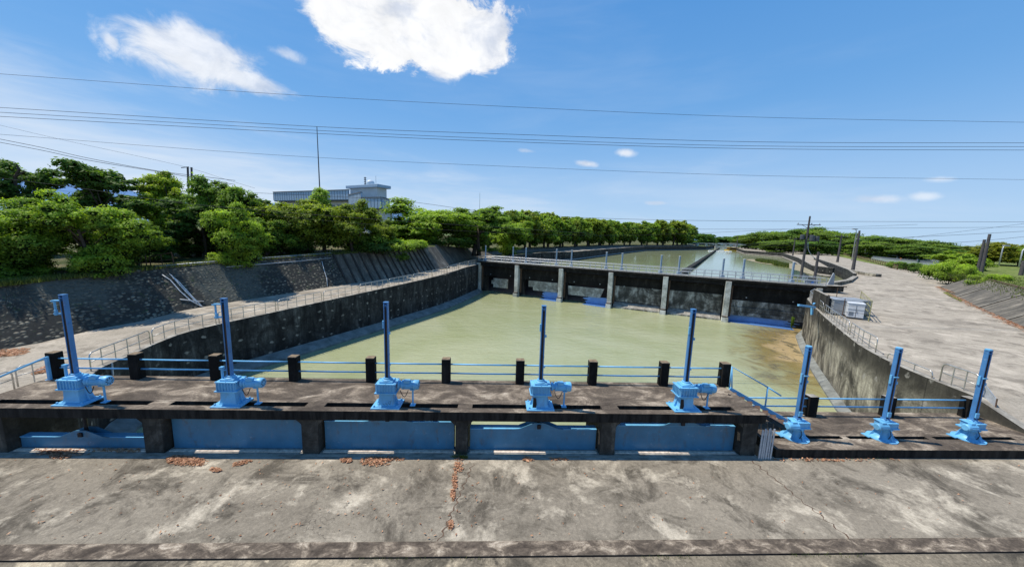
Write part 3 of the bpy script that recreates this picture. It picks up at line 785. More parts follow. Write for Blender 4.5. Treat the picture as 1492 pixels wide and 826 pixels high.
# ------------------------------------------------------------------ blue stair between platforms
t = thing('steel_stair', 'blue steel stair with pipe handrail stepping down from the high to the low platform', 'stair', (0, 0, 0))
A = Vector((10.55, 14.2, -.02)); B = Vector((12.15, 12.75, ZL+.06))
A2 = at(1063, 566, 0); B2 = at(1146, 613, ZL+.1)
for off, nm in ((0, 'stringer'),):
    mb = MB(); mb.bar(A2, B2, .07, .17); mb.build('stringer', M['rail'], t, bevel=.008)
    mb = MB(); o2 = Vector((-.50, -.62, 0)); mb.bar(A2+o2+Vector((0, 0, -.03)), B2+o2+Vector((0, 0, -.02)), .07, .17); mb.build('stringer', M['dark'], t)
for k in range(7):
    p = A2.lerp(B2, (k+.6)/7.3) + Vector((-.25, -.31, -.05)); d = Vector((.50, .62, 0)).normalized()*.38
    mb = MB(); mb.bar(p-d, p+d, .2, .03); mb.build('tread', M['rust'], t)
mb = MB(); h = Vector((0, 0, 1.0)); A3 = A2 + Vector((.02, .05, 0)); 
endp = A2.lerp(B2, .80)
T0 = A3+h*1.0; T1 = endp.copy() + Vector((.25, .1, 1.0))
mb.tube([A3, T0, A2.lerp(B2, .62)+h], .032, 8); mb.tube([A2.lerp(B2, .62), A2.lerp(B2, .62)+h], .032, 8); mb.tube([A2.lerp(B2, .62)+h, A2.lerp(B2, .85)+h*.95], .032, 8)
mb.tube([A2.lerp(B2, .04)+h*.0, T0], .03, 8)
mb.build('handrail', M['rail'], t, smooth=True)
# left stair guard
t = thing('stair_guard', 'blue angled guard rail at the left end of the high platform', 'railing', (0, 0, 0))
a = at(73, 553, 0); b = at(0, 574, 0)
mb = MB(); mb.bar(a+Vector((0, .0, 0)), a+Vector((0, 0, .98)), .09, .09); e = a+Vector((-1.55, -.35, .0))
mb.tube([a+Vector((0, 0, .96)), e+Vector((-.1, 0, .15))], .04, 8); mb.tube([a+Vector((0, 0, .04)), e+Vector((.1, 0, -.75))], .04, 8)
mb.build('guard', M['rail'], t)

# ------------------------------------------------------------------ far gate bridge
ZB = .80
br = thing('gate_bridge', 'long low concrete gate bridge with six bays crossing the far end of the green basin', 'bridge', (0, 0, 0))
mb = MB(); rz = math.atan2(BD.y, BD.x)
c = bp(BL/2, -1.3, ZB-.16); mb.box(c, (BL+1.2, 2.9, .32), rz); mb.build('deck', M['beam'], br, bevel=.02)
mb = MB(); mb.box(bp(BL/2, -1.3, ZB+.004), (BL+1.1, 2.6, .02), rz); mb.build('deck_surface', M['ledge'], br)
mb = MB(); mb.box(bp(BL/2, -.35, ZB-.62), (BL+.4, .5, .6), rz); mb.build('fascia_beam', M['beam'], br, bevel=.02)
mb = MB(); mb.box(bp(BL/2, -2.5, ZB-.62), (BL+.4, .4, .6), rz); mb.build('fascia_beam', M['beam'], br)
F0 = bp(0, .85); F1 = bp(BL, .85)
pt = []
for px, py in [(749.7, 432), (813.5, 440.7), (885.7, 448.4), (965, 458), (1055.7, 469.3)]:
    q = on_plane(px, py, F0, F1); pt.append((Vector((q.x, q.y, 0))-BR0).dot(BD))
TS = [0.2] + pt + [BL-.2]
for i, tt in enumerate(TS):
    end = i in (0, 6)
    mb = MB(); wd = .75 if not end else .6
    mb.box(bp(tt, -.05, (ZB-.30-6.6)/2), (wd, .9, 6.6+ZB-.34), rz); po = mb.build('pier', M['pier'], br, bevel=.03)
    mb = MB(); mb.box(bp(tt, -2.6, (ZB-.30-6.6)/2), (.55, 3.2, 6.6+ZB-.9), rz); mb.build('pier_wall', M['dpier'], br)
    if not end:
        mb = MB(); mb.box(bp(tt, .38, -5.75), (1.0, 1.0, 1.5), rz, taper=.86); mb.build('footing', M['pier'], br, bevel=.05)
        mb = MB(); mb.box(bp(tt, .36, -4.88), (.84, .84, .24), rz, taper=.8); mb.build('footing_cap', M['dpier'], br, bevel=.04)
    mb = MB(); mb.box(bp(tt+.62 if not end else tt+.5, -.5, (ZB-.9-5)/2), (.22, .3, 5+ZB-1), rz); mb.build('guide_channel', M['rust'], br)
M['bayreflect'] = flat('painted blue sky reflection', (.20, .36, .66), .4, 0, .15, 1, .05)  # sky reflection on the water below the gates, put into a panel colour
M['bluewater'] = water('shaded water with sky reflection in its colour', (.07, .17, .42), (.11, .24, .5), .12, None, .12, .6, 2)  # blue of the reflected sky is painted into the water colour
gl = ['leaf with a short pale lower panel in the leftmost bay of the gate bridge', 'leaf with a wide tan lower panel in the second bay of the gate bridge',
      'leaf with a pale trapezoid panel in the third bay of the gate bridge', 'black leaf with pale drip stains in the fourth bay of the gate bridge',
      'leaf with large pale stained blocks in the fifth bay of the gate bridge', 'dark grey two tier leaf in the rightmost bay of the gate bridge']
for i in range(6):
    a, b = TS[i]+.45, TS[i+1]-.4; w = b-a; m_ = (a+b)/2
    t = thing('bay_gate', gl[i], 'gate', bp(m_, -1.2), rz)
    mb = MB(); mb.box((0, 0, (-.35-2.3)/2), (w, .3, 1.95)); mb.build('upper_leaf', M['beam'], t)
    if i == 0:
        mb = MB(); mb.box((-.2*w, -.10, -3.5), (w*.1, .2, .7)); mb.box((.02*w, -.1, -3.6), (w*.42, .22, 1.9)); mb.build('lower_leaf', M['panel'], t)
    elif i == 1:
        mb = MB(); mb.box((.1*w, -.1, -3.05), (w*.8, .22, 1.2)); mb.box((.12*w, -.06, -4.0), (w*.6, .2, .6)); mb.build('lower_leaf', M['panel'], t)
    elif i == 2:
        mb = MB(); mb.profile([(-.42*w, -2.7), (.40*w, -2.7), (.32*w, -4.4), (-.40*w, -4.4)], (0, -.1, 0), (1, 0, 0), (0, 0, 1), (0, 1, 0), .22); mb.build('lower_leaf', M['panel'], t)
    elif i in (3, 4):
        mb = MB(); mb.box((0, -.1, -3.25), (w*.96, .22, 2.7 if i == 3 else 2.9)); mb.build('lower_leaf', M['gatecon'], t)
        mb = MB(); mb.profile([(0, -4.75), (-1.0, -5.45), (-1.0, -6.2), (0, -6.2)], (0, -.1, 0), (0, 1, 0), (0, 0, 1), (1, 0, 0), w*.96); mb.build('apron_ledge', M['gatecon'], t)
    else:
        mb = MB(); mb.box((0, -.12, -2.9), (w*.98, .25, 1.0)); mb.build('lower_leaf', M['gatecon'], t)
        mb = MB(); mb.box((0, -.22, -3.75), (w*.98, .3, .66)); mb.box((0, -.22, -4.42), (w*.98, .34, .6)); mb.build('stop_log', M['gatecon'], t)
    mb = MB()
    for sx in (-.28, .3): mb.box((sx*w, -.17, -1.9), (.16, .05, .14))
    mb.build('lifting_eye', M['galv'], t)
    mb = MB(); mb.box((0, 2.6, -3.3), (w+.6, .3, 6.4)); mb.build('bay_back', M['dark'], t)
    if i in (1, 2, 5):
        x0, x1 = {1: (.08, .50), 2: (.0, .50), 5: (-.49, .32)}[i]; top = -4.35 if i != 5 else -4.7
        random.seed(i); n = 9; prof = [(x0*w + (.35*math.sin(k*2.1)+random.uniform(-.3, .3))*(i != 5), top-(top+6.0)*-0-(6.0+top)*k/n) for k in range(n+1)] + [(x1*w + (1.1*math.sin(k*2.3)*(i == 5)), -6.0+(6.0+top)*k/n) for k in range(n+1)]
        mb = MB(); mb.profile(prof, (0, .02, 0), (1, 0, 0), (0, 0, 1), (0, 1, 0), .16); mb.build('painted_sky_reflection', M['bayreflect'], t)  # upright panel added to carry the sky reflection as colour
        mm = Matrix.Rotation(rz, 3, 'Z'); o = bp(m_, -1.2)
        sheet('painted_reflection_water', [o+mm @ Vector(v) for v in ((x0*w-.3, -1.5, 0), (x1*w, -1.9, 0), (x1*w, 0, 0), (x0*w, 0, 0))], WAT+.012, M['bluewater'], 'water patch under a raised gate with the blue sky reflection painted into its colour')
# bridge railings
def railing(name, label, P0, P1, z, hgt=1.05, step=1.15, rails=(1.05, .72, .38), r=.035, mat=None, pm=None, group=None, cat='railing'):
    t = thing(name, label, cat, (0, 0, 0), 0, group); mat = mat or M['galv']; L = (P1-P0).length; n = max(1, round(L/step))
    za = z if callable(z) else (lambda p: z)
    for h in rails:
        mb = MB(); pts = []
        for k in range(n+1):
            p = P0.lerp(P1, k/n); pts.append((p.x, p.y, za(p)+h))
        mb.tube(pts, r, 6); mb.build('rail', mat, t, smooth=True)
    for k in range(n+1):
        p = P0.lerp(P1, k/n); mb = MB(); mb.tube([(p.x, p.y, za(p)-.02), (p.x, p.y, za(p)+hgt)], r*.9, 6); mb.build('post', pm or mat, t)
    return t
railing('bridge_railing', 'silver pipe railing along the near edge of the far gate bridge', bp(.0, -.12), bp(BL+.5, -.12), ZB, 1.08, 1.05, (1.08, .62, .22), .045)
railing('bridge_railing', 'silver pipe railing along the canal side edge of the far gate bridge', bp(.0, -2.5), bp(BL+.5, -2.5), ZB, 1.05, 2.1, (1.05, .55), .04)
# gate stems standing on the bridge
SP = [(707.9, 358.1), (748, 359.8), (766.8, 361.2), (811.4, 363.3), (833.4, 364.7), (884.3, 367.5), (907.3, 369.3), (964.4, 372), (990.9, 373.4), (1055, 377), (1085, 378), (1157, 382.5)]
B0 = bp(0, -1.5); B1 = bp(BL, -1.5)
for k, (px, py) in enumerate(SP):
    q = on_plane(px, py, B0, B1)
    t = thing('bridge_hoist', 'blue grey hoist post standing on the far bridge, %s from the left' % ORD[k], 'post', (q.x, q.y, ZB), 0, 'grey gate stem posts on the far bridge')
    hh = max(1.6, q.z-ZB)
    mb = MB(); mb.box((0, 0, hh/2), (.24, .2, hh)); mb.build('stem_cover', M['greypost'], t, bevel=.02)
    mb = MB(); mb.box((0, 0, .2), (.55, .5, .4)); mb.build('gearbox', M['greypost'], t, bevel=.04)
    mb = MB(); mb.box((0, 0, hh+.02), (.28, .24, .06)); mb.build('cap', M['cap'], t)
# sign, blue arm and abutment at the right end
t = thing('gauge_board', 'grey board with a round blue mark at the right end of the gate bridge', 'sign', (0, 0, 0))
q = at(1179, 428, -.6); mb = MB(); mb.box((q.x, q.y, .35), (1.6, .12, 2.1), -.2); mb.build('board', M['cab'], t)
mb = MB()
for k in range(14):
    a = 2*math.pi*k/14; mb.v.append(Vector((q.x+.2+.34*math.cos(a), q.y-.12, .8+.42*math.sin(a))))
mb.f.append(tuple(range(14))); mb.m.append(0); mb.build('round_mark', M['signblue'], t)
t = thing('hoist_arm', 'short bright blue steel arm on top of the curved right wall', 'bracket', (0, 0, 0))
a = at(1163, 446, .3); b = at(1187, 449, -.1); mb = MB(); mb.bar(a+Vector((0, 0, .1)), b+Vector((0, 0, .1)), .2, .2); mb.build('arm', M['rail'], t, bevel=.02)
mb = MB(); mb.bar(b+Vector((-.3, 0, .1)), b+Vector((-.2, 0, -.7)), .16, .16); mb.bar(b+Vector((-.3, -.1, .45)), b+Vector((.3, .4, .45)), .14, .12); mb.build('bracket_leg', M['rail'], t)

# ------------------------------------------------------------------ guard rail panels beside the basin
def arc(line):
    s = [0]
    for a, b in zip(line, line[1:]): s.append(s[-1]+(b-a).length)
    return s
def along(line, s_, d):
    for k in range(len(line)-1):
        if d <= s_[k+1] or k == len(line)-2:
            return line[k].lerp(line[k+1], (d-s_[k])/(s_[k+1]-s_[k]))
def rail_panel(label, line, d0, d1, off, h=1.0, group=None, mat='steel', mid=(.5,), npost=None, name='guard_rail'):
    sA = arc(line); n = npost or max(2, round((d1-d0)/.9)); P_ = []
    for k in range(n+1):
        d = d0+(d1-d0)*k/n; p = along(line, sA, d); q = along(line, sA, min(sA[-1], d+.2)); p0 = along(line, sA, max(0, d-.2)); dd = (q-p0).normalized(); nn = Vector((-dd.y, dd.x, 0)); w = p+nn*off
        P_.append(Vector((w.x, w.y, G(w.x, w.y)+.09)))
    t = thing(name, label, 'railing', tuple(P_[0]), 0, group); o = P_[0]; R_ = [p-o for p in P_]; up = Vector((0, 0, 1)); r = .032
    mb = MB(); a = R_[0]; b = R_[-1]; da = (R_[1]-a).normalized(); db = (b-R_[-2]).normalized(); pts = [a, a+up*(h-.22), a+da*.06+up*(h-.07), a+da*.2+up*h] + [p+up*h for p in R_[1:-1]] + [b-db*.2+up*h, b-db*.06+up*(h-.07), b+up*(h-.22), b]
    mb.tube(pts, r, 7); mb.build('bent_frame', M[mat], t, smooth=True)
    for m_ in mid:
        mb = MB(); mb.tube([p+up*h*m_ for p in R_], r*.75, 6); mb.build('mid_rail', M[mat], t, smooth=True)
    for p in R_[1:-1]:
        mb = MB(); mb.tube([p, p+up*h], r*.85, 6); mb.build('post', M[mat], t)
    return t
Lline = LWs[2:]; sA = arc(Lline); d = 2.6; k = 0
while d < sA[-1]-1.5:
    e = min(d+4.45, sA[-1]-.3)
    rail_panel('stainless guard rail panel beside the left basin wall, %s from the near end' % ORD[k], Lline, d, e, .22, group='guard rail panels along the left basin wall')
    d = e+.22; k += 1
Rl = list(reversed(RW[:-1])); sR = arc(Rl)
def d_at(px, py):
    q = at(px, py, -.6); q.z = 0; best = min(range(int(sR[-1]*10)), key=lambda i: (along(Rl, sR, i/10)-q).length); return best/10
for a, b, h, l in [((1416, 578), (1357, 556), 1.0, 'nearest stainless guard rail panel on the curved right wall'), ((1354, 553), (1283, 523), .38, 'low broken guard rail with missing top on the curved right wall'),
                   ((1271, 515), (1232, 489), 1.0, 'guard rail panel on the curved right wall just past the broken low rail'), ((1230, 487), (1196, 458), 1.0, 'guard rail panel with close bars beside the fenced cabinets'),
                   ((1194, 456), (1172, 430), 1.0, 'guard rail panel on the curved right wall next to the gate bridge')]:
    rail_panel(l, Rl, d_at(*a), d_at(*b), -.2, h, mid=(.5,) if h > .5 else (), npost=3 if a[0] in (1416, 1354) else None)
# panel near bottom left
pl = [Vector((p.x, p.y, 0)) for p in (atG(-30, 590), atG(22, 571))]
rail_panel('silver pipe guard rail at the far left edge before the blue stair guard', pl, 0, (pl[1]-pl[0]).length, 0, npost=2, mid=(.55,))
pl = [Vector((p.x, p.y, 0)) for p in (atG(27, 566), atG(95, 546))]
rail_panel('silver pipe guard rail behind the blue stair guard on the left yard', pl, 0, (pl[1]-pl[0]).length, 0, npost=3, mid=(.55,))
t = thing('pipe', 'thin grey pipe hanging down the black left wall behind the second concrete post', 'pipe', (0, 0, 0))
a = atG(213, 503); a.x += .15; mb = MB(); mb.tube([a+Vector((0, 0, .1)), a+Vector((.35, -.5, -3.5))], .05, 6); mb.build('tube', M['galv'], t)
t = thing('pipe', 'thin grey pipe leaning on the black left wall nearest the first concrete post', 'pipe', (0, 0, 0))
a = atG(158, 531); a.x += .2; mb = MB(); mb.tube([a+Vector((0, 0, .1)), a+Vector((.5, -.6, -3))], .05, 6); mb.build('tube', M['galv'], t)

# ------------------------------------------------------------------ left revetment and terrace
SB = [atG(*p) for p in [(-60, 528), (0, 510), (60, 499), (98, 490), (138, 480), (196, 470), (269, 452), (350, 438), (423, 427), (506, 414), (582, 403), (626, 394), (655, 390)]]
SB = [Vector((-44, 12.5, APR)), Vector((-38, 17, APR))] + [Vector((p.x, p.y, p.z)) for p in SB[1:]] + [Vector((-9.5, 70, .1)), Vector((-7.5, 84, .1)), Vector((2, 112, .1)), Vector((16, 134, .1)), Vector((50, 186, .1)), Vector((88, 243, .1)), Vector((176, 318, .1)), Vector((240, 410, .1))]
def terz(y): return 1.95 + .046*max(0, min(y, 72)-26) if y < 76 else max(1.0, 4.05-(y-76)*.12)
STL = []
n = len(SB)
for k, p in enumerate(SB):
    d = (SB[min(n-1, k+1)]-SB[max(0, k-1)]); d.z = 0; d.normalize(); nn = Vector((-d.y, d.x, 0)); q = p+nn*2.9; STL.append(Vector((q.x, q.y, terz(q.y))))
def loft(name, A, Bq, mat, parent=None, sub=6, wob=.12):
    mb = MB(); mb.uv = []; s = 0; AA = []; BB = []
    for k in range(len(A)-1):
        m_ = max(1, int((A[k+1]-A[k]).length/1.2))
        for j in range(m_): AA.append(A[k].lerp(A[k+1], j/m_)); BB.append(Bq[k].lerp(Bq[k+1], j/m_))
    AA.append(A[-1]); BB.append(Bq[-1])
    for k in range(len(AA)):
        if k: s += (AA[k]-AA[k-1]).length
        for j in range(sub+1):
            p = AA[k].lerp(BB[k], j/sub)
            w = noise.noise(p*.7)*wob if 0 < j < sub else 0
            mb.v.append(p+Vector((w, w*.3, w*.5))); mb.uv.append((s, (BB[k]-AA[k]).length*j/sub))
    for k in range(len(AA)-1):
        for j in range(sub):
            a = k*(sub+1)+j; mb.f.append((a, a+sub+1, a+sub+2, a+1)); mb.m.append(0)
    return mb.build(name, mat, parent, smooth=True)
ci = 10
t = thing('revetment', 'steep cobbled stone embankment below the trees on the left', 'embankment', (0, 0, 0))
loft('cobbled_face', SB[:ci+1], STL[:ci+1], M['cobble'], t)
mb = MB(); mb.tube([p+Vector((-.1, 0, .02)) for p in STL[:ci+1]], .12, 6); mb.build('coping', M['dpier'], t)
t = thing('revetment', 'ribbed concrete embankment ending at the left of the gate bridge', 'embankment', (0, 0, 0))
loft('concrete_face', SB[ci:], STL[ci:], M['slope'], t, wob=.02)
for k in range(16):
    f = k/16*2.4; i_ = ci+int(f); a = SB[i_].lerp(SB[i_+1], f % 1); b = STL[i_].lerp(STL[i_+1], f % 1)
    mb = MB(); mb.bar(a+Vector((.05, 0, 0)), b+Vector((.05, 0, .1)), .22, .16); mb.build('rib', M['slope'], t)
mb = MB(); i_ = 0
out = []
for p in STL: out.append(p)
nfar = [Vector((p.x-400-p.y*.4, p.y+120+.2*p.y, p.z+.6)) for p in STL]
for k in range(len(STL)-1):
    cols = [0, .02, .05, .12, .3, 1]
    for j in range(5):
        A = STL[k].lerp(nfar[k], cols[j]); B_ = STL[k+1].lerp(nfar[k+1], cols[j]); C_ = STL[k+1].lerp(nfar[k+1], cols[j+1]); D_ = STL[k].lerp(nfar[k], cols[j+1]); mb.quad(A, B_, C_, D_)
struct(mb.build('terrace_ground', M['soil']), 'grassy terrace ground under the left trees', 'ground')
def onslope(px, py, push=.08):
    """point of the revetment face seen along a ray (faces lofted between SB and STL)"""
    d = ray(px, py).normalized(); o = Vector((0, 0, H)); best = None
    from mathutils.geometry import intersect_ray_tri
    for k in range(len(SB)-1):
        for tri in ((SB[k], SB[k+1], STL[k+1]), (SB[k], STL[k+1], STL[k])):
            h = intersect_ray_tri(*tri, d, o, True)
            if h and (best is None or (h-o).length < (best-o).length): best = h
    return best - d*push if best else None
def slope_tube(name, label, cat, polys, r, mat):
    t = thing(name, label, cat, (0, 0, 0))
    for pl in polys:
        pts = [onslope(*p) for p in pl]; pts = [p for p in pts if p]
        if len(pts) > 1: mb = MB(); mb.tube(pts, r, 6); mb.build('tube', mat, t, smooth=True)
    return t
slope_tube('pipe_bundle', 'loose white hoses sagging down the cobbled embankment', 'hoses', [[(236, 400), (248, 408), (262, 424), (278, 438), (293, 446)], [(247, 399), (262, 412), (280, 432), (295, 447)], [(250, 402), (270, 424), (287, 441)], [(262, 436), (280, 438), (297, 439)]], .045, M['cap'])
slope_tube('hose', 'single thin white hose hanging down the embankment in the middle', 'hose', [[(469, 381), (472, 393), (476, 405), (477, 417)]], .04, M['cap'])
slope_tube('hose', 'faint pale hose lying high on the cobbled embankment', 'hose', [[(330, 389), (380, 385), (430, 381), (482, 376)]], .05, M['galv'])

# ------------------------------------------------------------------ right embankment, lawn, hedge ground
EB = [Vector((p.x, p.y, G(p.x, p.y))) for p in (atG(1368, 418), atG(1386, 429), atG(1415, 443.5), atG(1457, 462), atG(1492, 478))]
EB = EB + [EB[-1] + (EB[-1]-EB[-2])*2.2]
EB[-1].z = G(EB[-1].x, EB[-1].y)
ET = []
for k, p in enumerate(EB):
    d = (EB[min(len(EB)-1, k+1)]-EB[max(0, k-1)]); d.z = 0; d.normalize(); nn = Vector((-d.y, d.x, 0)); q = p+nn*3.6; ET.append(Vector((q.x, q.y, 1.95)))
t = thing('concrete_embankment', 'dark sloped concrete lining at the far right edge of the yard', 'embankment', (0, 0, 0))
loft('lining', EB, ET, M['slope'], t, wob=.02)
for k in range(1, 5):
    mb = MB(); a = EB[k].lerp(EB[k+1], .3); b = ET[k].lerp(ET[k+1], .3); mb.bar(a+Vector((0, 0, .03)), b+Vector((0, 0, .05)), .3, .12); mb.build('rib', M['dpier'], t)
mb = MB(); mb.tube([p+Vector((0, 0, .02)) for p in ET], .14, 6); mb.build('coping', M['rust'], t)
mb = MB()
LB = [ET[0], ET[1], ET[2], ET[3], ET[4], ET[5]]
lawn_far = [Vector((p.x+340, p.y+230, 2.4)) for p in LB]
for k in range(len(LB)-1):
    for j in range(5):
        c_ = [0, .03, .08, .2, .5, 1]; mb.quad(LB[k+1].lerp(lawn_far[k+1], c_[j]), LB[k].lerp(lawn_far[k], c_[j]), LB[k].lerp(lawn_far[k], c_[j+1]), LB[k+1].lerp(lawn_far[k+1], c_[j+1]))
# behind the hedge the ground stays a little above the road
hed = [atG(1300, 392), atG(1330, 402), atG(1352, 411)]
struct(mb.build('lawn', M['grass']), 'sunny lawn above the right embankment', 'grass')
def gpoly(name, pix, dz, mat, label, cat='ground'):
    mb = MB(); pts = [atG(*p) for p in pix]; mb.v = [Vector((p.x, p.y, G(p.x, p.y)+dz)) for p in pts]; mb.f = [tuple(range(len(pts)))]; mb.m = [0]
    o = mb.build(name, mat)
    if o.data.polygons[0].normal.z < 0: o.data.flip_normals()
    return struct(o, label, cat)
gpoly('verge', [(1305, 391), (1400, 440), (1440, 400), (1400, 385), (1320, 376), (1240, 368), (1200, 365), (1210, 371), (1260, 382)], .03, M['grass'], 'green verge behind the roadside fence', 'grass')
gpoly('far_bank', [(700, 372), (900, 350.5), (1000, 350), (1100, 350.5+5), (1010, 353), (890, 358), (800, 367), (740, 375)], .02, M['soil'], 'dusty bank beyond the canal', 'ground')
gpoly('mud_flat', [(1150, 391), (1172, 397), (1186, 401), (1186, 396), (1165, 386), (1150, 383.5)], 0, M['sand'], 'pale mud flat in the canal', 'ground')
# hills
def hills(name, prof, Y, label, col):
    mb = MB(); pts = [aty(px, py, Y) for px, py in prof]
    fine = []
    for a, b in zip(pts, pts[1:]):
        for k in range(8): p = a.lerp(b, k/8); p.z += noise.noise(p*.004)*Y*.004; fine.append(p)
    for a, b in zip(fine, fine[1:]):
        mb.quad(Vector((a.x, a.y-Y*.2, -5)), Vector((b.x, b.y-Y*.2, -5)), b, a)
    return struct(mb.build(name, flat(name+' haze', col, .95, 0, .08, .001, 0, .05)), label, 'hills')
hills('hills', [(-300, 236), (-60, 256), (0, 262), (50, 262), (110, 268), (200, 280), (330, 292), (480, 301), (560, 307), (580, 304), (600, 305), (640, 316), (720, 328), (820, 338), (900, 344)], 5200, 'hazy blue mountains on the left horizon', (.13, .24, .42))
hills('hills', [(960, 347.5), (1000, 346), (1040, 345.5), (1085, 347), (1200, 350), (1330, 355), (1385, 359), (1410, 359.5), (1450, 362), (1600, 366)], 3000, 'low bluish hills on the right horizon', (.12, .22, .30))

# ------------------------------------------------------------------ vegetation
def rnd_unit():
    while True:
        v = Vector((random.uniform(-1, 1), random.uniform(-1, 1), random.uniform(-1, 1)))
        if .01 < v.length < 1: return v.normalized()
def crown_mesh(name, clumps, nleaf, ls, core=True, droop=0, seed=1):
    """clumps: list of (centre, radius-vector). Leaves are small folded quads spread over each clump."""
    random.seed(seed); vs = []; fs = []; tone = []; ms = []
    tot = sum(r.x*r.x for c, r in clumps)
    zmin = min(c.z for c, r in clumps); zmax = max(c.z+r.z for c, r in clumps)
    for c, r in clumps:
        n = int(nleaf*r.x*r.x/tot); ct = random.uniform(-.16, .16)
        for _ in range(n):
            d = rnd_unit()
            if d.z < -.35 and random.random() < .7: d.z = -d.z
            rr = 1+random.gauss(0, .20); lump = 1+.22*noise.noise(d*2.3+c)
            p = c + Vector((d.x*r.x, d.y*r.y, d.z*r.z))*rr*lump
            nrm = (d + rnd_unit()*.75 + Vector((0, 0, .45))).normalized()
            a = nrm.cross(rnd_unit()); 
            if a.length < .05: continue
            a.normalize(); b = nrm.cross(a); s = ls*random.uniform(.6, 1.35); i = len(vs)
            vs += [p-a*s*.5, p+b*s*.36-nrm*s*.08, p+a*s*.5, p-b*s*.36-nrm*s*.08]
            fs.append((i, i+1, i+2, i+3)); ms.append(0)
            tone.append(clamp(.36+.30*d.z+ct+random.uniform(-.22, .22)+.18*((p.z-zmin)/(zmax-zmin)-.5)))  # tone rises upward: lit tops and shaded undersides put into the leaf colour
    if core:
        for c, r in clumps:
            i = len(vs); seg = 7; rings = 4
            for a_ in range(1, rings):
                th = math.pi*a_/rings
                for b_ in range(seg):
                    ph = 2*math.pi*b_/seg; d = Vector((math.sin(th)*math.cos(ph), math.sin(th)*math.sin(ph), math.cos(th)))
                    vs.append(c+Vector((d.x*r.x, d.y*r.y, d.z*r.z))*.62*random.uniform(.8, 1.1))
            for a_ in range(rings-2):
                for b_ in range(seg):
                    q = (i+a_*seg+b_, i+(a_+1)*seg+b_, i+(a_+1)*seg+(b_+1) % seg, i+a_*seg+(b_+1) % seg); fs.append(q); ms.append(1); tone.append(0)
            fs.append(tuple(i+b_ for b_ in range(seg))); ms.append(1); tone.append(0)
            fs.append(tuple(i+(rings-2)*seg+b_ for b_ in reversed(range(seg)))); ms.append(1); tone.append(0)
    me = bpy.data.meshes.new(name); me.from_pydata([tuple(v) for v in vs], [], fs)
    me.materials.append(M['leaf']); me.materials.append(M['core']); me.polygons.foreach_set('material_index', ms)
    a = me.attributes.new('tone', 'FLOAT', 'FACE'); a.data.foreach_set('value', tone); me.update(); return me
def trunk_mesh(name, clumps, h, r, forks=7, lean=0, multi=1):
    mb = MB()
    for m_ in range(multi):
        o = Vector((random.uniform(-.3, .3)*(multi-1), random.uniform(-.3, .3)*(multi-1), -.4)); top = Vector((random.uniform(-.4, .4)+lean+(m_-.5*(multi-1))*1.4, random.uniform(-.4, .4), h*.55))
        mid = o.lerp(top, .45)+Vector((random.uniform(-.15, .15), random.uniform(-.15, .15), 0))
        mb.tube([o, o+Vector((0, 0, .5)), mid, top], [r*1.25, r, r*.8, r*.45], 8)
        cs = random.sample(clumps, min(forks, len(clumps)))
        for c, rr in cs:
            s_ = mid.lerp(top, random.uniform(.1, 1)); e = c+Vector((0, 0, -.2)); mm = s_.lerp(e, .5)+Vector((0, 0, -.15*(e-s_).length*.3)); mb.tube([s_, mm, e], [r*.42, r*.28, r*.1], 5)
    o = mb.build(name, M['trunk'], smooth=True); me = o.data; bpy.data.objects.remove(o); return me
def clumpset(kind, seed):
    random.seed(seed); C_ = []
    def lobes(n, cx, cz, rx, rz, lr, sub, sr, low=-1):
        for _ in range(n):
            d = rnd_unit(); d.z = max(low, d.z); k = random.uniform(.35, .82); L = Vector((cx+d.x*rx*k, d.y*rx*k, cz+d.z*rz*k)); R_ = random.uniform(.7, 1.2)*lr
            C_.append((L, Vector((R_*.8, R_*.8, R_*.75))))
            for _ in range(sub):
                e = rnd_unit(); e.z = e.z*.8+.15; r = random.uniform(.5, 1.25)*sr; q = L+e*R_*random.uniform(.7, 1.25)
                C_.append((q, Vector((r*random.uniform(.8, 1.5), r*random.uniform(.8, 1.5), r*random.uniform(.55, .9)))))
    if kind == 'round':
        lobes(13, 0, 5.0, 3.9, 4.2, 1.25, 8, .55)
    elif kind == 'full':
        lobes(17, 0, 4.3, 4.0, 4.6, 1.3, 8, .58)
    elif kind == 'dense':
        lobes(18, 0, 3.9, 4.7, 3.9, 1.45, 8, .62, -.75)
    elif kind == 'loose':
        lobes(10, 0, 5.8, 3.3, 4.3, .95, 8, .45)
    elif kind == 'umbrella':
        for _ in range(30):
            a = random.uniform(0, 6.283); rr = math.sqrt(random.random())*5.6; r = random.uniform(1.0, 1.9)
            C_.append((Vector((rr*math.cos(a), rr*math.sin(a), 7.6-.05*rr*rr+random.uniform(-1.6, .5))), Vector((r*1.15, r*1.15, r*.6))))
        for _ in range(30):
            a = random.uniform(0, 6.283); rr = random.uniform(2.5, 5.2); r = random.uniform(.9, 1.5)
            C_.append((Vector((rr*math.cos(a), rr*math.sin(a), random.uniform(.8, 5))), Vector((r*1.3, r*1.3, r*.6))))
    elif kind == 'cone':
        for _ in range(20):
            z = random.uniform(2.5, 9.2); rr = (10-z)*.26; a = random.uniform(0, 6.283); r = random.uniform(.5, .95)
            C_.append((Vector((rr*math.cos(a), rr*math.sin(a), z)), Vector((r, r, r*.9))))
    elif kind == 'shrub':
        for _ in range(16):
            a = random.uniform(0, 6.283); rr = math.sqrt(random.random())*1.5; r = random.uniform(.4, .75)
            C_.append((Vector((rr*math.cos(a), rr*math.sin(a), random.uniform(.3, 1.25))), Vector((r, r, r*.8))))
    return C_
PROTO = {}
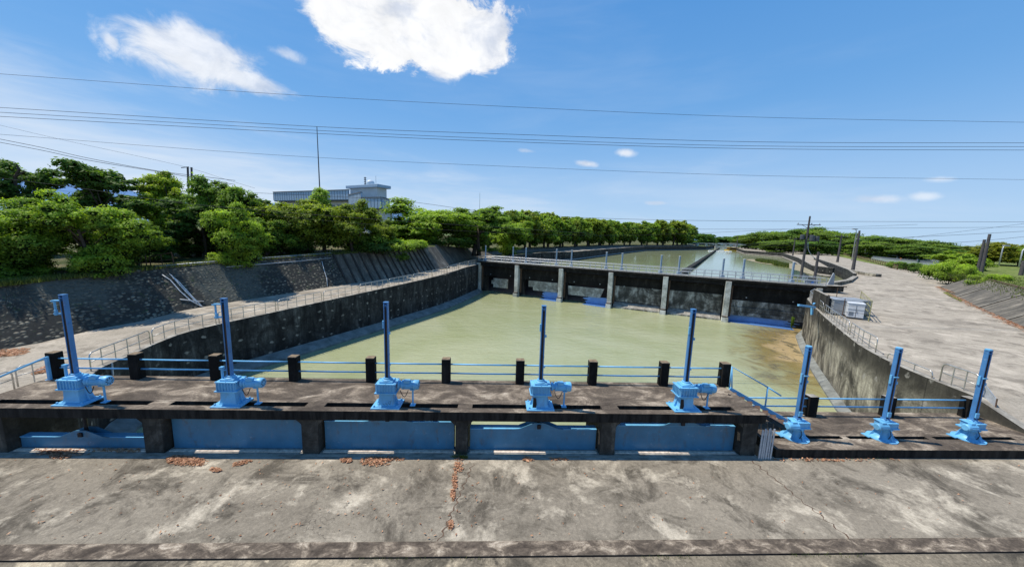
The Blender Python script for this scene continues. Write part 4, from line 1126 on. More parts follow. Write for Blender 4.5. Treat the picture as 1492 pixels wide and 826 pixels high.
def proto(key, kind, seed, nleaf, ls, h, r, multi=1):
    C_ = clumpset(kind, seed); cm = crown_mesh('crown', C_, nleaf, ls, True, 0, seed); random.seed(seed+5); tm = trunk_mesh('trunk', C_, h, r, 9, 0, multi)
    top = max(c.z+rr.z for c, rr in C_); wd = max(math.hypot(c.x, c.y)+rr.x for c, rr in C_); PROTO[key] = (cm, tm, top, wd)
proto('round1', 'round', 11, 26000, .23, 9, .22); proto('round2', 'round', 12, 26000, .22, 9, .2, 2)
proto('full1', 'full', 15, 34000, .21, 9, .2); proto('full2', 'full', 17, 34000, .21, 9, .22, 2)
proto('dense1', 'dense', 21, 24000, .26, 8, .24, 2); proto('dense2', 'dense', 23, 24000, .27, 8, .24)
proto('loose1', 'loose', 31, 13000, .26, 9, .18); proto('loose2', 'loose', 33, 12000, .28, 9, .18, 2)
proto('cone', 'cone', 41, 7000, .24, 9, .14)
proto('fdense1', 'dense', 51, 9000, .50, 8, .3); proto('fdense2', 'dense', 53, 9000, .52, 8, .3, 2); proto('fround', 'round', 55, 9000, .5, 9, .3)
proto('umb1', 'umbrella', 61, 12000, .42, 9, .3); proto('umb2', 'umbrella', 63, 12000, .45, 9, .3)
proto('shrub1', 'shrub', 71, 4500, .15, 1.2, .05, 3); proto('shrub2', 'shrub', 73, 4500, .17, 1.2, .05, 3)
def _p(): pass
def plant(name, label, cat, loc, key, hgt, wid, col=(1, 1, 1), group=None, rz=None):
    cm, tm, top, wd = PROTO[key]; t = thing(name, label, cat, loc, random.uniform(0, 6.28) if rz is None else rz, group)
    t.scale = (wid/wd, wid/wd, hgt/top)
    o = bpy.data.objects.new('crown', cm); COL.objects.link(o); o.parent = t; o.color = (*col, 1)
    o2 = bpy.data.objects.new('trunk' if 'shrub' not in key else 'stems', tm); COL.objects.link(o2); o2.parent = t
    return t
def fit_plant(name, label, cat, px, ytop, halfw, Y, zb, key, col, group=None):
    p = aty(px, ytop, Y); dist = (Vector((p.x, p.y, H))-Vector((0, 0, H))).dot(Vector((FW.x, FW.y, 0)).normalized())
    w = halfw*dist/F*(1.28 if 'tree' in name else 1.1); return plant(name, label, cat, (p.x, p.y, zb), key, p.z-zb, w, col, group)
BRT = (1.9, 1.75, 1.2); MID = (1.35, 1.35, 1.1); DRK = (.72, .82, .85); OLV = (1.5, 1.25, .8); YEL = (2.1, 1.75, .9); RED = (1.9, .95, .7)
NEAR = [(-30, 285, 62, 27, 1.5, 'full1', MID, 'leafy green tree cut off by the left edge of the picture'),
 (36, 236, 44, 42, 2.0, 'loose1', DRK, 'tall thin crowned dark tree with bare twigs at the far left'),
 (118, 280, 62, 30, 1.3, 'full2', BRT, 'large bright green leafy tree nearest on the left embankment'),
 (52, 292, 50, 31, 1.4, 'full1', BRT, 'bright green tree between the left edge and the largest bright tree'),
 (160, 243, 50, 44, 2.4, 'loose2', DRK, 'dark loose crowned tree rising behind the largest bright tree'),
 (188, 312, 40, 34, 1.6, 'full2', MID, 'dark shaded tree right of the largest bright tree'),
 (246, 250, 40, 47, 2.6, 'round1', YEL, 'yellow green round topped tree standing above its neighbours'),
 (240, 290, 44, 41, 2.4, 'loose1', DRK, 'mid green tree in front of the yellow green crown'),
 (292, 296, 36, 43, 2.4, 'loose2', DRK, 'dark tree under the pointed green tree'),
 (318, 258, 44, 45, 2.6, 'round2', MID, 'green tree with a pointed top left of the building'),
 (338, 296, 34, 39, 1.7, 'full1', BRT, 'bright green small tree overhanging the embankment left of the building'),
 (384, 287, 34, 52, 2.9, 'loose2', DRK, 'dark sparse tree just left of the long blue grey building'),
 (424, 289, 50, 50, 2.4, 'dense2', OLV, 'broad olive crowned tree in front of the long building'),
 (467, 274, 19, 54, 3.0, 'cone', BRT, 'narrow light green tree poking up in front of the building roof'),
 (514, 291, 46, 52, 1.9, 'full2', OLV, 'broad olive crowned tree below the building tower'),
 (470, 291, 44, 51, 2.2, 'dense2', OLV, 'green tree filling the gap between the two olive trees'),
 (212, 330, 34, 39, 2.0, 'dense2', DRK, 'low dark tree filling the shade behind the rusty frames'),
 (285, 335, 36, 44, 2.2, 'dense1', DRK, 'low dark tree in the shade left of the overhanging small tree'),
 (385, 318, 34, 45, 2.4, 'dense1', MID, 'low grey green tree right of the overhanging small tree'),
 (549, 313, 27, 57, 2.0, 'full1', OLV, 'low olive tree just below the right end of the building'),
 (628, 292, 64, 80, 1.8, 'full1', BRT, 'big bright domed tree right of the building tower'),
 (588, 316, 32, 80, 2.0, 'full2', DRK, 'dark tree between the building tower and the big domed tree'),
 (695, 299, 60, 84, 1.6, 'full2', MID, 'broad domed tree behind the left end of the gate bridge'),
 (746, 316, 30, 98, .6, 'full1', BRT, 'low bright tree just past the left end of the gate bridge')]
random.seed(3)
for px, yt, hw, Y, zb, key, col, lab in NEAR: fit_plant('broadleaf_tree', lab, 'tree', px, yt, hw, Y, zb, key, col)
# row along the far left bank
ROWP = [(700, 304), (760, 306), (800, 311), (840, 316), (880, 318), (915, 322), (950, 322), (985, 321), (1005, 327), (1016, 336), (1030, 345)]
def yprof(px):
    for a, b in zip(ROWP, ROWP[1:]):
        if a[0] <= px <= b[0]: return a[1]+(b[1]-a[1])*(px-a[0])/(b[0]-a[0])
    return None
def topx(P_):
    d = Vector(P_)-Vector((0, 0, H)); return 746+F*d.dot(RT)/d.dot(FW)
TL = STL[ci+3:]; sT = arc(TL); d = 3; k = 0
kinds = ['fdense1', 'fdense2', 'fround']
while d < sT[-1] and k < 30:
    p = along(TL, sT, d); q = along(TL, sT, min(sT[-1], d+1)); dd = (q-p).normalized(); nn = Vector((-dd.y, dd.x, 0)); w = p+nn*(3+(k % 2)*2.5)
    px = topx((w.x, w.y, 8)); yt = yprof(px)
    if yt:
        yt += random.uniform(-1.5, 2.5); top = on_plane(px, yt, (0, 0), (w.x+1e-6, w.y)) if False else None
        dr = ray(px, yt); tt = math.hypot(w.x, w.y)/math.hypot(dr.x, dr.y); zt = H+dr.z*tt; zb = w.z-.2
        plant('broadleaf_tree', 'tree in the unbroken row along the far left bank, %s beyond the gate bridge' % ORD[k], 'tree', (w.x, w.y, zb), kinds[k % 3], zt-zb, max(6.5, (zt-zb)*.62), [MID, BRT, OLV, MID, OLV][k % 5], 'trees in a row along the far left bank')
        k += 1
    d += 5.5+d*.035
# distant tree clumps at the canal end
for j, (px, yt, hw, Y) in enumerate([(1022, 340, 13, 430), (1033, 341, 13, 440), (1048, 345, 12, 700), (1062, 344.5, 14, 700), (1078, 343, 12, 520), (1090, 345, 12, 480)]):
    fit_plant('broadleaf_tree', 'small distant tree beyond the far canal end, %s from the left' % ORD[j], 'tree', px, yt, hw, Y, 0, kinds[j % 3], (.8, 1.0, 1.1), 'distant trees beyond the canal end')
# umbrella crowned wood on the right
RTREE = [(1104, 341, 24, 300, 0), (1128, 337, 26, 280, 1), (1152, 335, 26, 260, 0), (1180, 331, 28, 250, 1), (1205, 335, 28, 235, 0), (1232, 339, 28, 225, 1), (1260, 343, 28, 215, 0), (1290, 345, 30, 205, 1), (1318, 346, 28, 195, 0), (1345, 350, 28, 190, 1), (1375, 356, 30, 180, 0), (1400, 364, 26, 165, 1), (1270, 352, 26, 175, 1), (1335, 357, 28, 160, 0), (1140, 349, 24, 220, 0), (1190, 350, 24, 200, 1)]
for j, (px, yt, hw, Y, kk) in enumerate(RTREE):
    fit_plant('spreading_tree', 'flat topped spreading tree in the wood right of the canal, %s from the left' % ORD[j] if j < 12 else ['low spreading tree in front of the middle of the right wood', 'low spreading tree in front of the right end of the wood', 'low spreading tree in front of the left end of the right wood', 'low spreading tree behind the transformer pole'][j-12],
              'tree', px, yt, hw, Y, -.2, 'umb%d' % (kk+1), [(1.2, 1.15, 1.1), (.95, 1, 1), (1.1, 1.1, 1.1), (.8, .95, 1)][j % 4], 'spreading trees right of the canal')
fit_plant('broadleaf_tree', 'orange tinged wide tree on the lawn behind the two leaning poles', 'tree', 1450, 353, 40, 95, 1.9, 'dense1', (1.7, 1.2, .8))
fit_plant('broadleaf_tree', 'dark green tree at the far right edge of the lawn', 'tree', 1492, 357, 30, 90, 1.9, 'dense2', MID)
fit_plant('broadleaf_tree', 'leafy young tree left of the two leaning poles', 'tree', 1395, 366, 26, 84, .5, 'fround', BRT)
fit_plant('broadleaf_tree', 'small bushy tree beside the two leaning poles', 'tree', 1418, 372, 20, 70, .8, 'fround', BRT)
# shrubs
SH = [(1312, 381, 14, 98, 0, 'shrub1', MID), (1330, 383, 12, 90, 0, 'shrub2', DRK), (1345, 385, 12, 82, 0, 'shrub1', DRK), (1358, 386, 12, 76, 0, 'shrub2', MID), (1378, 380, 20, 66, 0, 'shrub1', BRT), (1398, 385, 22, 60, .2, 'shrub2', BRT), (1412, 388, 14, 57, 1.0, 'shrub1', BRT),
      (1436, 402, 20, 50, .7, 'shrub1', BRT), (1455, 400, 16, 49, 1.3, 'shrub2', BRT)]
sl_ = ['round shrub at the end of the roadside fence', 'dark shrub second from the roadside fence', 'dark low shrub in the middle of the roadside hedge', 'shrub with dry twigs beside the yard corner', 'tall bright shrub at the yard corner', 'bright shrub spilling over the embankment top', 'bright shrub below the leaning poles', 'leafy creeper mound on the right concrete slope', 'leafy creeper clump at the top of the right concrete slope']
for (px, yt, hw, Y, zb, key, col), lab in zip(SH, sl_): fit_plant('shrub', lab, 'shrub', px, yt, hw, Y, zb, key, col, None)
SH2 = [(566, 345, 34, 56, 'shrub1', BRT, 'bright vine mound hanging over the embankment below the olive tree'), (596, 350, 30, 61, 'shrub2', BRT, 'bright vine mound at the start of the ribbed embankment'), (540, 352, 36, 53.5, 'shrub1', DRK, 'dark vine mass on the stone embankment below the olive trees'), (572, 368, 26, 57.5, 'shrub2', MID, 'vine patch halfway down the embankment'), (610, 350, 16, 63, 'shrub2', BRT, 'light leaved bush at the top of the ribbed embankment'),
       (660, 345, 30, 74, 'shrub1', DRK, 'dark bush under the big domed tree'), (712, 360, 16, 84, 'shrub1', MID, 'bush behind the thin mast at the bridge'), (325, 368, 22, 38.5, 'shrub2', BRT, 'bright bush on the embankment edge under the small tree'), (88, 392, 30, 31, 'shrub1', BRT, 'low leafy bush on the embankment edge below the largest bright tree'), (150, 385, 34, 32.5, 'shrub2', MID, 'mid green bush trailing over the embankment edge on the left'), (30, 390, 34, 28, 'shrub2', MID, 'leafy bush at the embankment edge near the left border'),
       (400, 352, 26, 47, 'shrub1', DRK, 'grey green bush under the dark sparse tree'), (440, 345, 20, 49, 'shrub2', DRK, 'dark bush under the left olive tree'), (220, 366, 26, 38, 'shrub1', DRK, 'dark bush behind the rusty frames')]
for px, yt, hw, Y, key, col, lab in SH2:
    p = aty(px, yt, Y); zb = min(terz(Y)-.3, p.z-1.2); fit_plant('shrub', lab, 'shrub', px, yt, hw, Y, zb if 'halfway' not in lab else p.z-1.6, key, col)
fit_plant('shrub', 'bright little bush on the canal wall behind the bridge railing', 'shrub', 812, 371.5, 7, 118, .9, 'shrub1', BRT)
fit_plant('shrub', 'yellow flowering bush beside the road behind the bridge', 'shrub', 741, 367.5, 6, 100, 0, 'shrub2', YEL)
# ivy on wall by the gate bridge
fit_plant('shrub', 'weeds growing from the wall joint at the right end of the gate bridge', 'shrub', 1156, 462, 2.2, 45.0, -5.0, 'shrub2', MID)

# island
def grass_stuff(name, label, spots, n, h, mat, seed=5, cat='grass', w=.03):
    random.seed(seed); mb = MB(); mb.tone = []
    for k in range(n):
        x, y, z = random.choice(spots)(); hh = h*random.uniform(.5, 1.3); a = random.uniform(0, 3.14); lx_, ly_ = math.cos(a)*w, math.sin(a)*w; tx, ty = random.uniform(-.4, .4)*hh, random.uniform(-.4, .4)*hh
        i = len(mb.v); mb.v += [Vector((x-lx_, y-ly_, z)), Vector((x+lx_, y+ly_, z)), Vector((x+tx, y+ty, z+hh))]; mb.f.append((i, i+1, i+2)); mb.m.append(0); mb.tone.append(random.random())
    return tag(mb.build(name, mat), label, cat, kind='stuff')
def spotpix(x0, x1, y0, y1, z):
    def f():
        p = at(random.uniform(x0, x1), random.uniform(y0, y1), z); return (p.x, p.y, z)
    return f
def ellipse_pix(cx, cy_, rx, ry, z, slope=0):
    def f():
        while True:
            u, v = random.uniform(-1, 1), random.uniform(-1, 1)
            u *= random.uniform(.6, 1.25); v *= random.uniform(.6, 1.3)
            if u*u+v*v < 1.3: break
        p = at(cx+u*rx, cy_+v*ry+slope*u*rx, z); return (p.x, p.y, z)
    return f
isl = [at(px, py, UPW+.02) for px, py in [(1086, 378), (1096, 377.8), (1112, 379.5), (1130, 382.5), (1150, 386.5), (1160, 390), (1148, 389.5), (1125, 386), (1105, 383), (1092, 380)]]
sheet('mud_island', isl, UPW+.08, M['sand'], 'pale mud island with green grass in the right canal', 'island')
grass_stuff('island_grass', 'bright green grass on the canal mud island', [ellipse_pix(1118, 382, 16, 1.6, UPW+.08, .12), ellipse_pix(1140, 387, 14, 1.6, UPW+.08, .16)], 5000, 1.0, M['grassblade'], w=.14)

# ------------------------------------------------------------------ office building behind the trees
bld = thing('office_building', 'long pale building with blue grey metal parapet band and a square tower with a dome', 'building', (0, 0, 0))
def wallp(px, Y): p = aty(px, 300, Y); return Vector((p.x, p.y, 0))
Wp = [wallp(400, 140), wallp(509, 122), wallp(527, 112), wallp(556, 108), wallp(567, 114)]
def ztop(px, y, P_): d = ray(px, y); return H+d.z*math.hypot(P_.x, P_.y)/math.hypot(d.x, d.y)
tops = [ztop(400, 277.5, Wp[0]), ztop(509, 281.5, Wp[1]), ztop(527, 287.5, Wp[2]), ztop(556, 289.5, Wp[3]), ztop(567, 292, Wp[4])]
tz = sum(tops[:2])/2; tz2 = sum(tops[2:])/3
def band(name, a, b, z0, z1, mat, parent, th=.4, ribs=True):
    mb = MB(); mb.bar(Vector((a.x, a.y, (z0+z1)/2)), Vector((b.x, b.y, (z0+z1)/2)), th, z1-z0); o = mb.build(name, mat, parent)
    if ribs:
        mb = MB(); L = (b-a).length; n = max(2, int(L/1.3)); dd = (b-a).normalized(); nn = Vector((dd.y, -dd.x, 0))
        for k in range(n+1):
            p = a.lerp(b, k/n)+nn*(th/2+.02); mb.box((p.x, p.y, (z0+z1)/2), (.09, .06, z1-z0-.2), math.atan2(dd.y, dd.x))
        mb.build('seam', M['bdark'], o)
    return o
bz = [tz-3.1, tz2-3.2]
for k in range(4):
    z1 = tz if k == 0 else (tz2 if k > 1 else (tz+tz2)/2); band('parapet_band', Wp[k], Wp[k+1], z1-3.0, z1, M['roofblue'], bld)
    band('roof_edge', Wp[k], Wp[k+1], z1, z1+.3, M['bdark'], bld, .7, False)
back = [Wp[0]+Vector((3, 16, 0)), Wp[1]+Vector((3, 16, 0)), Wp[4]+Vector((-1, 14, 0))]
mb = MB(); mb.prism([tuple(p)[:2] for p in [Wp[0], Wp[1], back[1], back[0]]], tz-3.3, tz-2.9); mb.prism([tuple(p)[:2] for p in [Wp[1], Wp[2], Wp[3], Wp[4], back[2], back[1]]], tz2-3.3, tz2-2.85); mb.build('roof_slab', M['bdark'], bld)
ins = [p+Vector((.6, 2.6, 0)) for p in Wp]
mb = MB(); mb.prism([tuple(p)[:2] for p in [ins[0], ins[1], ins[2], ins[3], ins[4]+Vector((-1.5, 0, 0)), back[2]+Vector((-2, -1, 0)), back[0]+Vector((1, -1, 0))]], 0, tz2-3.3); mb.build('wall', M['bwall'], bld)
mb = MB(); mb.prism([tuple(p)[:2] for p in [ins[0]+Vector((0, .2, 0)), ins[1]+Vector((-.5, .2, 0)), back[1]+Vector((-2, -1.2, 0)), back[0]+Vector((1, -1.2, 0))]], tz2-5, tz-3.32); mb.build('wall', M['bwall'], bld)
for k in range(9):
    a = ins[0].lerp(ins[1], (k+.15)/9); b = ins[0].lerp(ins[1], (k+.85)/9); o = Vector((-.02, -.16, 0))
    mb = MB(); mb.bar(Vector((a.x, a.y, tz-5.4))+o, Vector((b.x, b.y, tz-5.4))+o, .1, 1.7); mb.build('window', M['glass'], bld)
# tower
ta = wallp(511, 128); tb = wallp(550, 121); td = (tb-ta).normalized(); tn = Vector((-td.y, td.x, 0)); tw = (tb-ta).length; tc = (ta+tb)/2+tn*2; trz = math.atan2(td.y, td.x)
zt = ztop(535, 274, (ta+tb)/2)
mb = MB(); mb.box((tc.x, tc.y, zt/2), (tw, 4, zt), trz); mb.build('tower_wall', M['bwall'], bld)
mb = MB(); mb.box((tc.x, tc.y, zt+.35), (tw+2.4, 5.8, 1.0), trz); mb.build('tower_roof', M['roofblue'], bld, bevel=.1)
mb = MB(); p = tb-tn*.15-td*1.2; mb.box((p.x, p.y, tz2-6.0), (1.4, .3, 2.2), trz); mb.build('window', M['glass'], bld)
mb = MB(); dc = tc+td*1.2; lathe(mb, (dc.x, dc.y, zt+.8), [(1.0, 0), (1.35, .5), (1.42, .95), (1.2, 1.5), (.8, 1.85), (.2, 2.0)], 18); mb.build('radome', M['dome'], bld, smooth=True)
mb = MB(); ac = tc-td*1.4; mb.tube([(ac.x, ac.y, zt+.8), (ac.x, ac.y, zt+3.9)], .18, 6)
for z in (1.6, 2.3, 3.0, 3.6): mb.box((ac.x, ac.y, zt+z), (.9, .3, .25), trz)
mb.build('antenna', M['bdark'], bld)
mb = MB(); ac = tc+td*4; mb.tube([(ac.x, ac.y, zt-4), (ac.x, ac.y, zt+4)], .06, 5); mb.build('lightning_rod', M['galv'], bld)
t = thing('shed', 'low white roofed shed glimpsed between the olive tree and the domed tree', 'shed', (0, 0, 0))
p = aty(571, 338, 96); mb = MB(); mb.box((p.x, p.y, p.z-1.0), (3.4, 3, 1.6)); mb.build('wall', M['bwall'], t); mb = MB(); mb.box((p.x, p.y, p.z-.1), (4.2, 3.6, .25)); mb.build('roof', M['white'], t)

# ------------------------------------------------------------------ masts and poles
def mast(name, label, px0, py0, px1, py1, r, mat='galv', Y=None, zb=None):
    b = aty(px0, py0, Y) if Y else atG(px0, py0); tp = aty(px1, py1, b.y); z0 = b.z if zb is None else zb
    t = thing(name, label, 'mast', (b.x, b.y, z0)); mb = MB(); mb.tube([(0, 0, 0), (0, 0, (tp.z-z0)*.6), (0, 0, tp.z-z0)], [r*1.3, r, r*.6], 6); mb.build('pole', M[mat], t); return t
mast('mast', 'tall thin grey mast at the left end of the gate bridge', 697.5, 376, 699, 281, .07, 'galv')
mast('mast', 'very tall thin radio mast rising behind the trees left of the building roof', 466.5, 290, 465, 185, .13, 'pole', 92, 3)
def upole(label, base, top, r0=.2, r1=.12, arms=(), zf=None, bz=None, mat='pole'):
    b = atG(*base) if bz is None else at(base[0], base[1], bz); tp = on_plane(top[0], top[1], (0, 0), (b.x, b.y)) if False else None
    d = ray(*top); h = H+d.z*math.hypot(b.x, b.y)/math.hypot(d.x, d.y)-b.z
    t = thing('utility_pole', label, 'pole', tuple(b)); mb = MB(); mb.tube([(0, 0, -.3), (0, 0, h)], [r0, r1], 10); mb.build('pole', M[mat], t, smooth='auto'); t['h'] = h
    for f, w, rz_ in arms:
        mb = MB(); mb.bar((-w/2*math.cos(rz_), -w/2*math.sin(rz_), h*f), (w/2*math.cos(rz_), w/2*math.sin(rz_), h*f), .12, .12)
        mb.bar((-w*.3*math.cos(rz_), -w*.3*math.sin(rz_), h*f), (0, 0, h*f-.7), .06, .06); mb.bar((w*.3*math.cos(rz_), w*.3*math.sin(rz_), h*f), (0, 0, h*f-.7), .06, .06)
        am = mb.build('cross_arm', M['pole'], t)
        for s_ in (-.45, .12, .45):
            mb = MB(); lathe(mb, (w*s_*math.cos(rz_), w*s_*math.sin(rz_), h*f+.06), [(.05, 0), (.09, .08), (.05, .16), (.08, .22), (.03, .3)], 8); mb.build('insulator', M['cab'], am)
    return t, b, h
t, b, h = upole('tall utility pole with cross arm and transformer behind the right end of the bridge', (1167, 403), (1187, 315), .26, .14, [(.86, 4.0, -.25)])
mb = MB(); lathe(mb, (.75, -.3, h*.60), [(.42, 0), (.46, .05), (.46, 1.0), (.40, 1.1)], 12); lathe(mb, (-.75, .2, h*.62), [(.34, 0), (.36, .05), (.36, .8), (.30, .9)], 12); lathe(mb, (1.7, -.4, h*.60), [(.34, 0), (.36, .05), (.36, .8), (.30, .9)], 12); mb.build('transformer', M['cabd'], t)
mb = MB(); mb.bar((-1.2, .3, h*.60), (2.1, -.5, h*.60), .12, .12); mb.build('transformer_bracket', M['pole'], t)
pts = [(.4+2.6*f**2*.9, -.3*f, h*.58-(h*.30)*(f**.7)) for f in [k/8 for k in range(9)]]
mb = MB(); mb.tube(pts, .05, 6); mb.build('drop_cable', M['galv'], t, smooth=True)
upole('short dark pole in front of the sign board at the bridge end', (1184.5, 420), (1194, 367), .22, .16, [])
upole('thick dark pole at the rounded end of the parapet wall beside the yard', (1242, 397), (1248, 336), .36, .18, [(.78, 1.2, .3)])
upole('utility pole with a cross arm beside the far road left of the thick pole', (1220, 382), (1227, 342), .40, .18, [(.93, 5.0, 0)])
upole('distant pole standing by the far canal road left of the transformer pole', (1155, 372.5), (1157, 347), .35, .2, [(.97, 6, 0)])
upole('tall dark pole rightmost of the pair on the embankment top', (1429, 400), (1439, 341), .26, .2, [], bz=1.6)
upole('shorter dark pole of the pair on the embankment top', (1423.5, 399), (1429, 349), .25, .2, [], bz=1.6)
upole('slim distant pole at the end of the canal', (1073, 363), (1075, 344), .35, .22, [])
upole('dark pole base at the far right edge of the lawn', (1487, 402), (1496, 380), .3, .26, [], bz=1.9)
t = thing('utility_pole', 'twin black pole tops showing above the yellow green tree', 'pole', tuple(aty(278, 300, 70)))
o = Vector(t.location); mb = MB()
for x0, x1, y1 in ((275.5, 273.5, 244), (280.5, 279, 244)): mb.tube([aty(x0, 300, 70)-o, aty(x1, y1, 70)-o], .16, 6)
mb.bar(aty(264, 244.5, 70)-o, aty(275, 243.5, 70)-o, .12, .12); mb.build('pole', M['pole'], t)
def lamp(label, base, top, arm, bz=None):
    b = atG(*base) if bz is None else at(base[0], base[1], bz); d = ray(*top); h = H+d.z*math.hypot(b.x, b.y)/math.hypot(d.x, d.y)-b.z
    s = math.hypot(b.x, b.y)/504
    t = thing('street_lamp', label, 'street lamp', tuple(b)); mb = MB(); a = arm*s
    mb.tube([(0, 0, 0), (0, 0, h*.86), (a*.25, 0, h*.97), (a, 0, h)], [.12*max(1, s*4), .1*max(1, s*4), .08*max(1, s*4), .07*max(1, s*4)], 7); mb.build('post', M['galv'], t, smooth=True)
    mb = MB(); mb.box((a+.3*s*4*.5, 0, h), (1.3*s*4, .4*s*4, .22*s*4)); mb.build('lamp_head', M['galv'], t, bevel=.05)
lamp('curved street lamp beside the road fence right of the thick pole', (1259, 374), (1270, 361.5), 14)
lamp('curved street lamp behind the far road left of the thick pole', (1197, 366), (1206, 357.5), 11)
lamp('grey park lamp post on the lawn with a lit white head', (1455, 388), (1463, 358), 2, 2.0)
lamp('slim grey lamp post at the far right of the lawn', (1484, 390), (1491, 361), 6, 2.0)
lamp('lone lamp head on a pole above the far road', (1241, 380), (1241, 334), -3)
# bare branches far left
t = thing('dead_tree', 'bare dark branched tree top at the far left above the trees', 'tree', tuple(aty(22, 330, 40)))
o = Vector(t.location); mb = MB()
for pl in ([(22, 330), (26, 285), (20, 262), (4, 246)], [(24, 275), (22, 258), (36, 250)], [(20, 262), (12, 255), (-2, 252)], [(22, 258), (28, 247), (24, 240)]):
    mb.tube([aty(x, y, 40)-o for x, y in pl], [.14, .10, .07, .03][:len(pl)], 5)
mb.build('branches', M['trunk'], t)

# ------------------------------------------------------------------ overhead wires
def wire(label, pts, Y, r=.022, group=None):
    P_ = [aty(x, y, Y) for x, y in pts]
    # extend both ends so the span leaves the picture, then pass a smooth curve through the points
    a = P_[0]+(P_[0]-P_[1])*.6; b = P_[-1]+(P_[-1]-P_[-2])*.6; P_ = [a]+P_+[b]
    out = []
    for k in range(len(P_)-1):
        p0 = P_[max(0, k-1)]; p1 = P_[k]; p2 = P_[k+1]; p3 = P_[min(len(P_)-1, k+2)]
        for j in range(8):
            t = j/8; out.append(.5*((2*p1)+(-p0+p2)*t+(2*p0-5*p1+4*p2-p3)*t*t+(-p0+3*p1-3*p2+p3)*t**3))
    out.append(P_[-1]); mb = MB(); mb.tube(out, r, 5)
    return tag(mb.build('overhead_wire', M['wire'], smooth=True), label, 'wire', group)
G1 = 'overhead wires crossing the sky'
wire('single thin wire crossing highest in the sky', [(0, 108), (400, 137), (746, 156), (1100, 171), (1492, 178.5)], 32, .014, G1)
wire('upper wire of the three close together across the sky', [(0, 157), (465, 185), (746, 196), (1100, 207), (1492, 208.5)], 30, .017, G1)
wire('middle wire of the three close together across the sky', [(0, 164), (465, 190.5), (746, 203), (1100, 213), (1492, 214)], 30.5, .016, G1)
wire('lowest wire of the three close together across the sky', [(0, 170), (465, 195), (746, 207), (1100, 217), (1492, 219)], 30, .017, G1)
wire('fine wire sagging below the group of three', [(0, 196), (400, 226), (746, 243), (1100, 256), (1492, 262)], 32, .012, G1)
wire('wire running low over the building and far trees', [(0, 252), (280, 276), (564, 291), (728, 310), (987, 321), (1492, 323.5)], 46, .02, G1)
wire('wire running in front of the left trees toward the transformer pole', [(150, 285), (372, 311), (459, 320), (663, 336), (900, 343), (1176, 333)], 44, .014, G1)
wire('dark cable drooping through the left tree crowns', [(-40, 255), (100, 272), (250, 294), (372, 306), (553, 320), (750, 333)], 30, .014, G1)
wire('faint wire behind the right poles', [(1000, 334), (1150, 334), (1300, 332.5), (1492, 331)], 60, .022, G1)
wire('wire rising to the right above the right wood', [(1345, 344), (1420, 335), (1492, 326)], 40, .014, G1)
wire('cable rising to the right over the two leaning poles', [(1180, 352), (1340, 345), (1420, 341), (1492, 337)], 45, .02, G1)
wire('lowest cable over the two leaning poles at the right', [(1180, 357), (1370, 354), (1439, 350), (1492, 345)], 45, .02, G1)
wire('pair of thick cables coming in at the left, upper one', [(-20, 199), (60, 215), (130, 231), (228, 249), (300, 258)], 36, .022, G1)
wire('pair of thick cables coming in at the left, lower one', [(-20, 204), (60, 219), (130, 234), (228, 250), (300, 262)], 36, .022, G1)
wire('thin slack wire crossing above the two thick cables at the left', [(-20, 178), (100, 206), (260, 241), (330, 262)], 36, .010, G1)

# ------------------------------------------------------------------ fenced cabinets on the yard
def cab(name, label, bl, brr, ytop, depth, mat, vents=True, cat='cabinet'):
    a = at(bl[0], bl[1], -.6); b = at(brr[0], brr[1], -.6); c = (a+b)/2; d = b-a; rz = math.atan2(d.y, d.x); w = d.length
    dr = ray((bl[0]+brr[0])/2, ytop); zt = H+dr.z*math.hypot(c.x, c.y)/math.hypot(dr.x, dr.y); h = zt+.6
    t = thing(name, label, cat, tuple(c), rz)
    mb = MB(); mb.box((0, depth/2, h/2+.08), (w, depth, h-.14)); mb.build('body', M[mat], t, bevel=.03)
    mb = MB(); mb.box((0, depth/2, .05), (w*.94, depth*.94, .1)); mb.build('plinth', M['cabd'], t)
    mb = MB(); mb.box((0, depth/2, h+.03), (w+.08, depth+.08, .05)); mb.build('lid', M[mat], t, bevel=.01)
    mb = MB(); mb.box((0, -.012, h*.52), (.02, .02, h*.8)); mb.box((0, -.012, h*.62), (w*.98, .02, .02)); mb.build('door_seam', M['cabd'], t)
    if vents:
        mb = MB()
        for k in range(5): mb.box((-w*.27, -.012, h*(.25+.05*k)), (w*.28, .02, .025))
        mb.build('louvre', M['cabd'], t)
    mb = MB(); mb.box((w*.06, -.03, h*.5), (.03, .04, .18)); mb.build('handle', M['steel'], t)
cab('electric_cabinet', 'tall grey cabinet standing leftmost against the concrete wall', (1199, 453), (1212, 459), 434, 2.2, 'cab')
cab('electric_cabinet', 'wide grey cabinet in the middle of the fenced corner', (1212, 453), (1237, 459.5), 435.5, 2.0, 'cab')
cab('electric_cabinet', 'short white cabinet at the front right of the fenced corner', (1233, 463.5), (1257.5, 466.5), 442.5, 1.7, 'cabw')
def C(px, py): return at(px, py, -.6)
fence = thing('wire_fence', 'thin wire fence with yellow end panel around the grey cabinets', 'fence', (0, 0, 0))
fp = [C(1203, 457), C(1226.5, 464.5), C(1265.5, 468.5), C(1251, 449.5), C(1217, 443)]
for k, p in enumerate(fp):
    mb = MB(); mb.tube([p, p+Vector((0, 0, 2.0))], .035, 6); mb.build('post', M['yfence' if k in (2, 3) else 'rust'], fence)
for a, b in ((0, 1), (1, 2), (3, 4)):
    mb = MB()
    for h in (.7, 1.35, 1.95): mb.tube([fp[a]+Vector((0, 0, h)), fp[b]+Vector((0, 0, h))], .014, 5)
    mb.build('wire', M['wire'], fence)
mb = MB(); a, b = fp[2], fp[3]
for k in range(9): p = a.lerp(b, k/8); mb.tube([p+Vector((0, 0, .1)), p+Vector((0, 0, 1.95))], .02, 4)
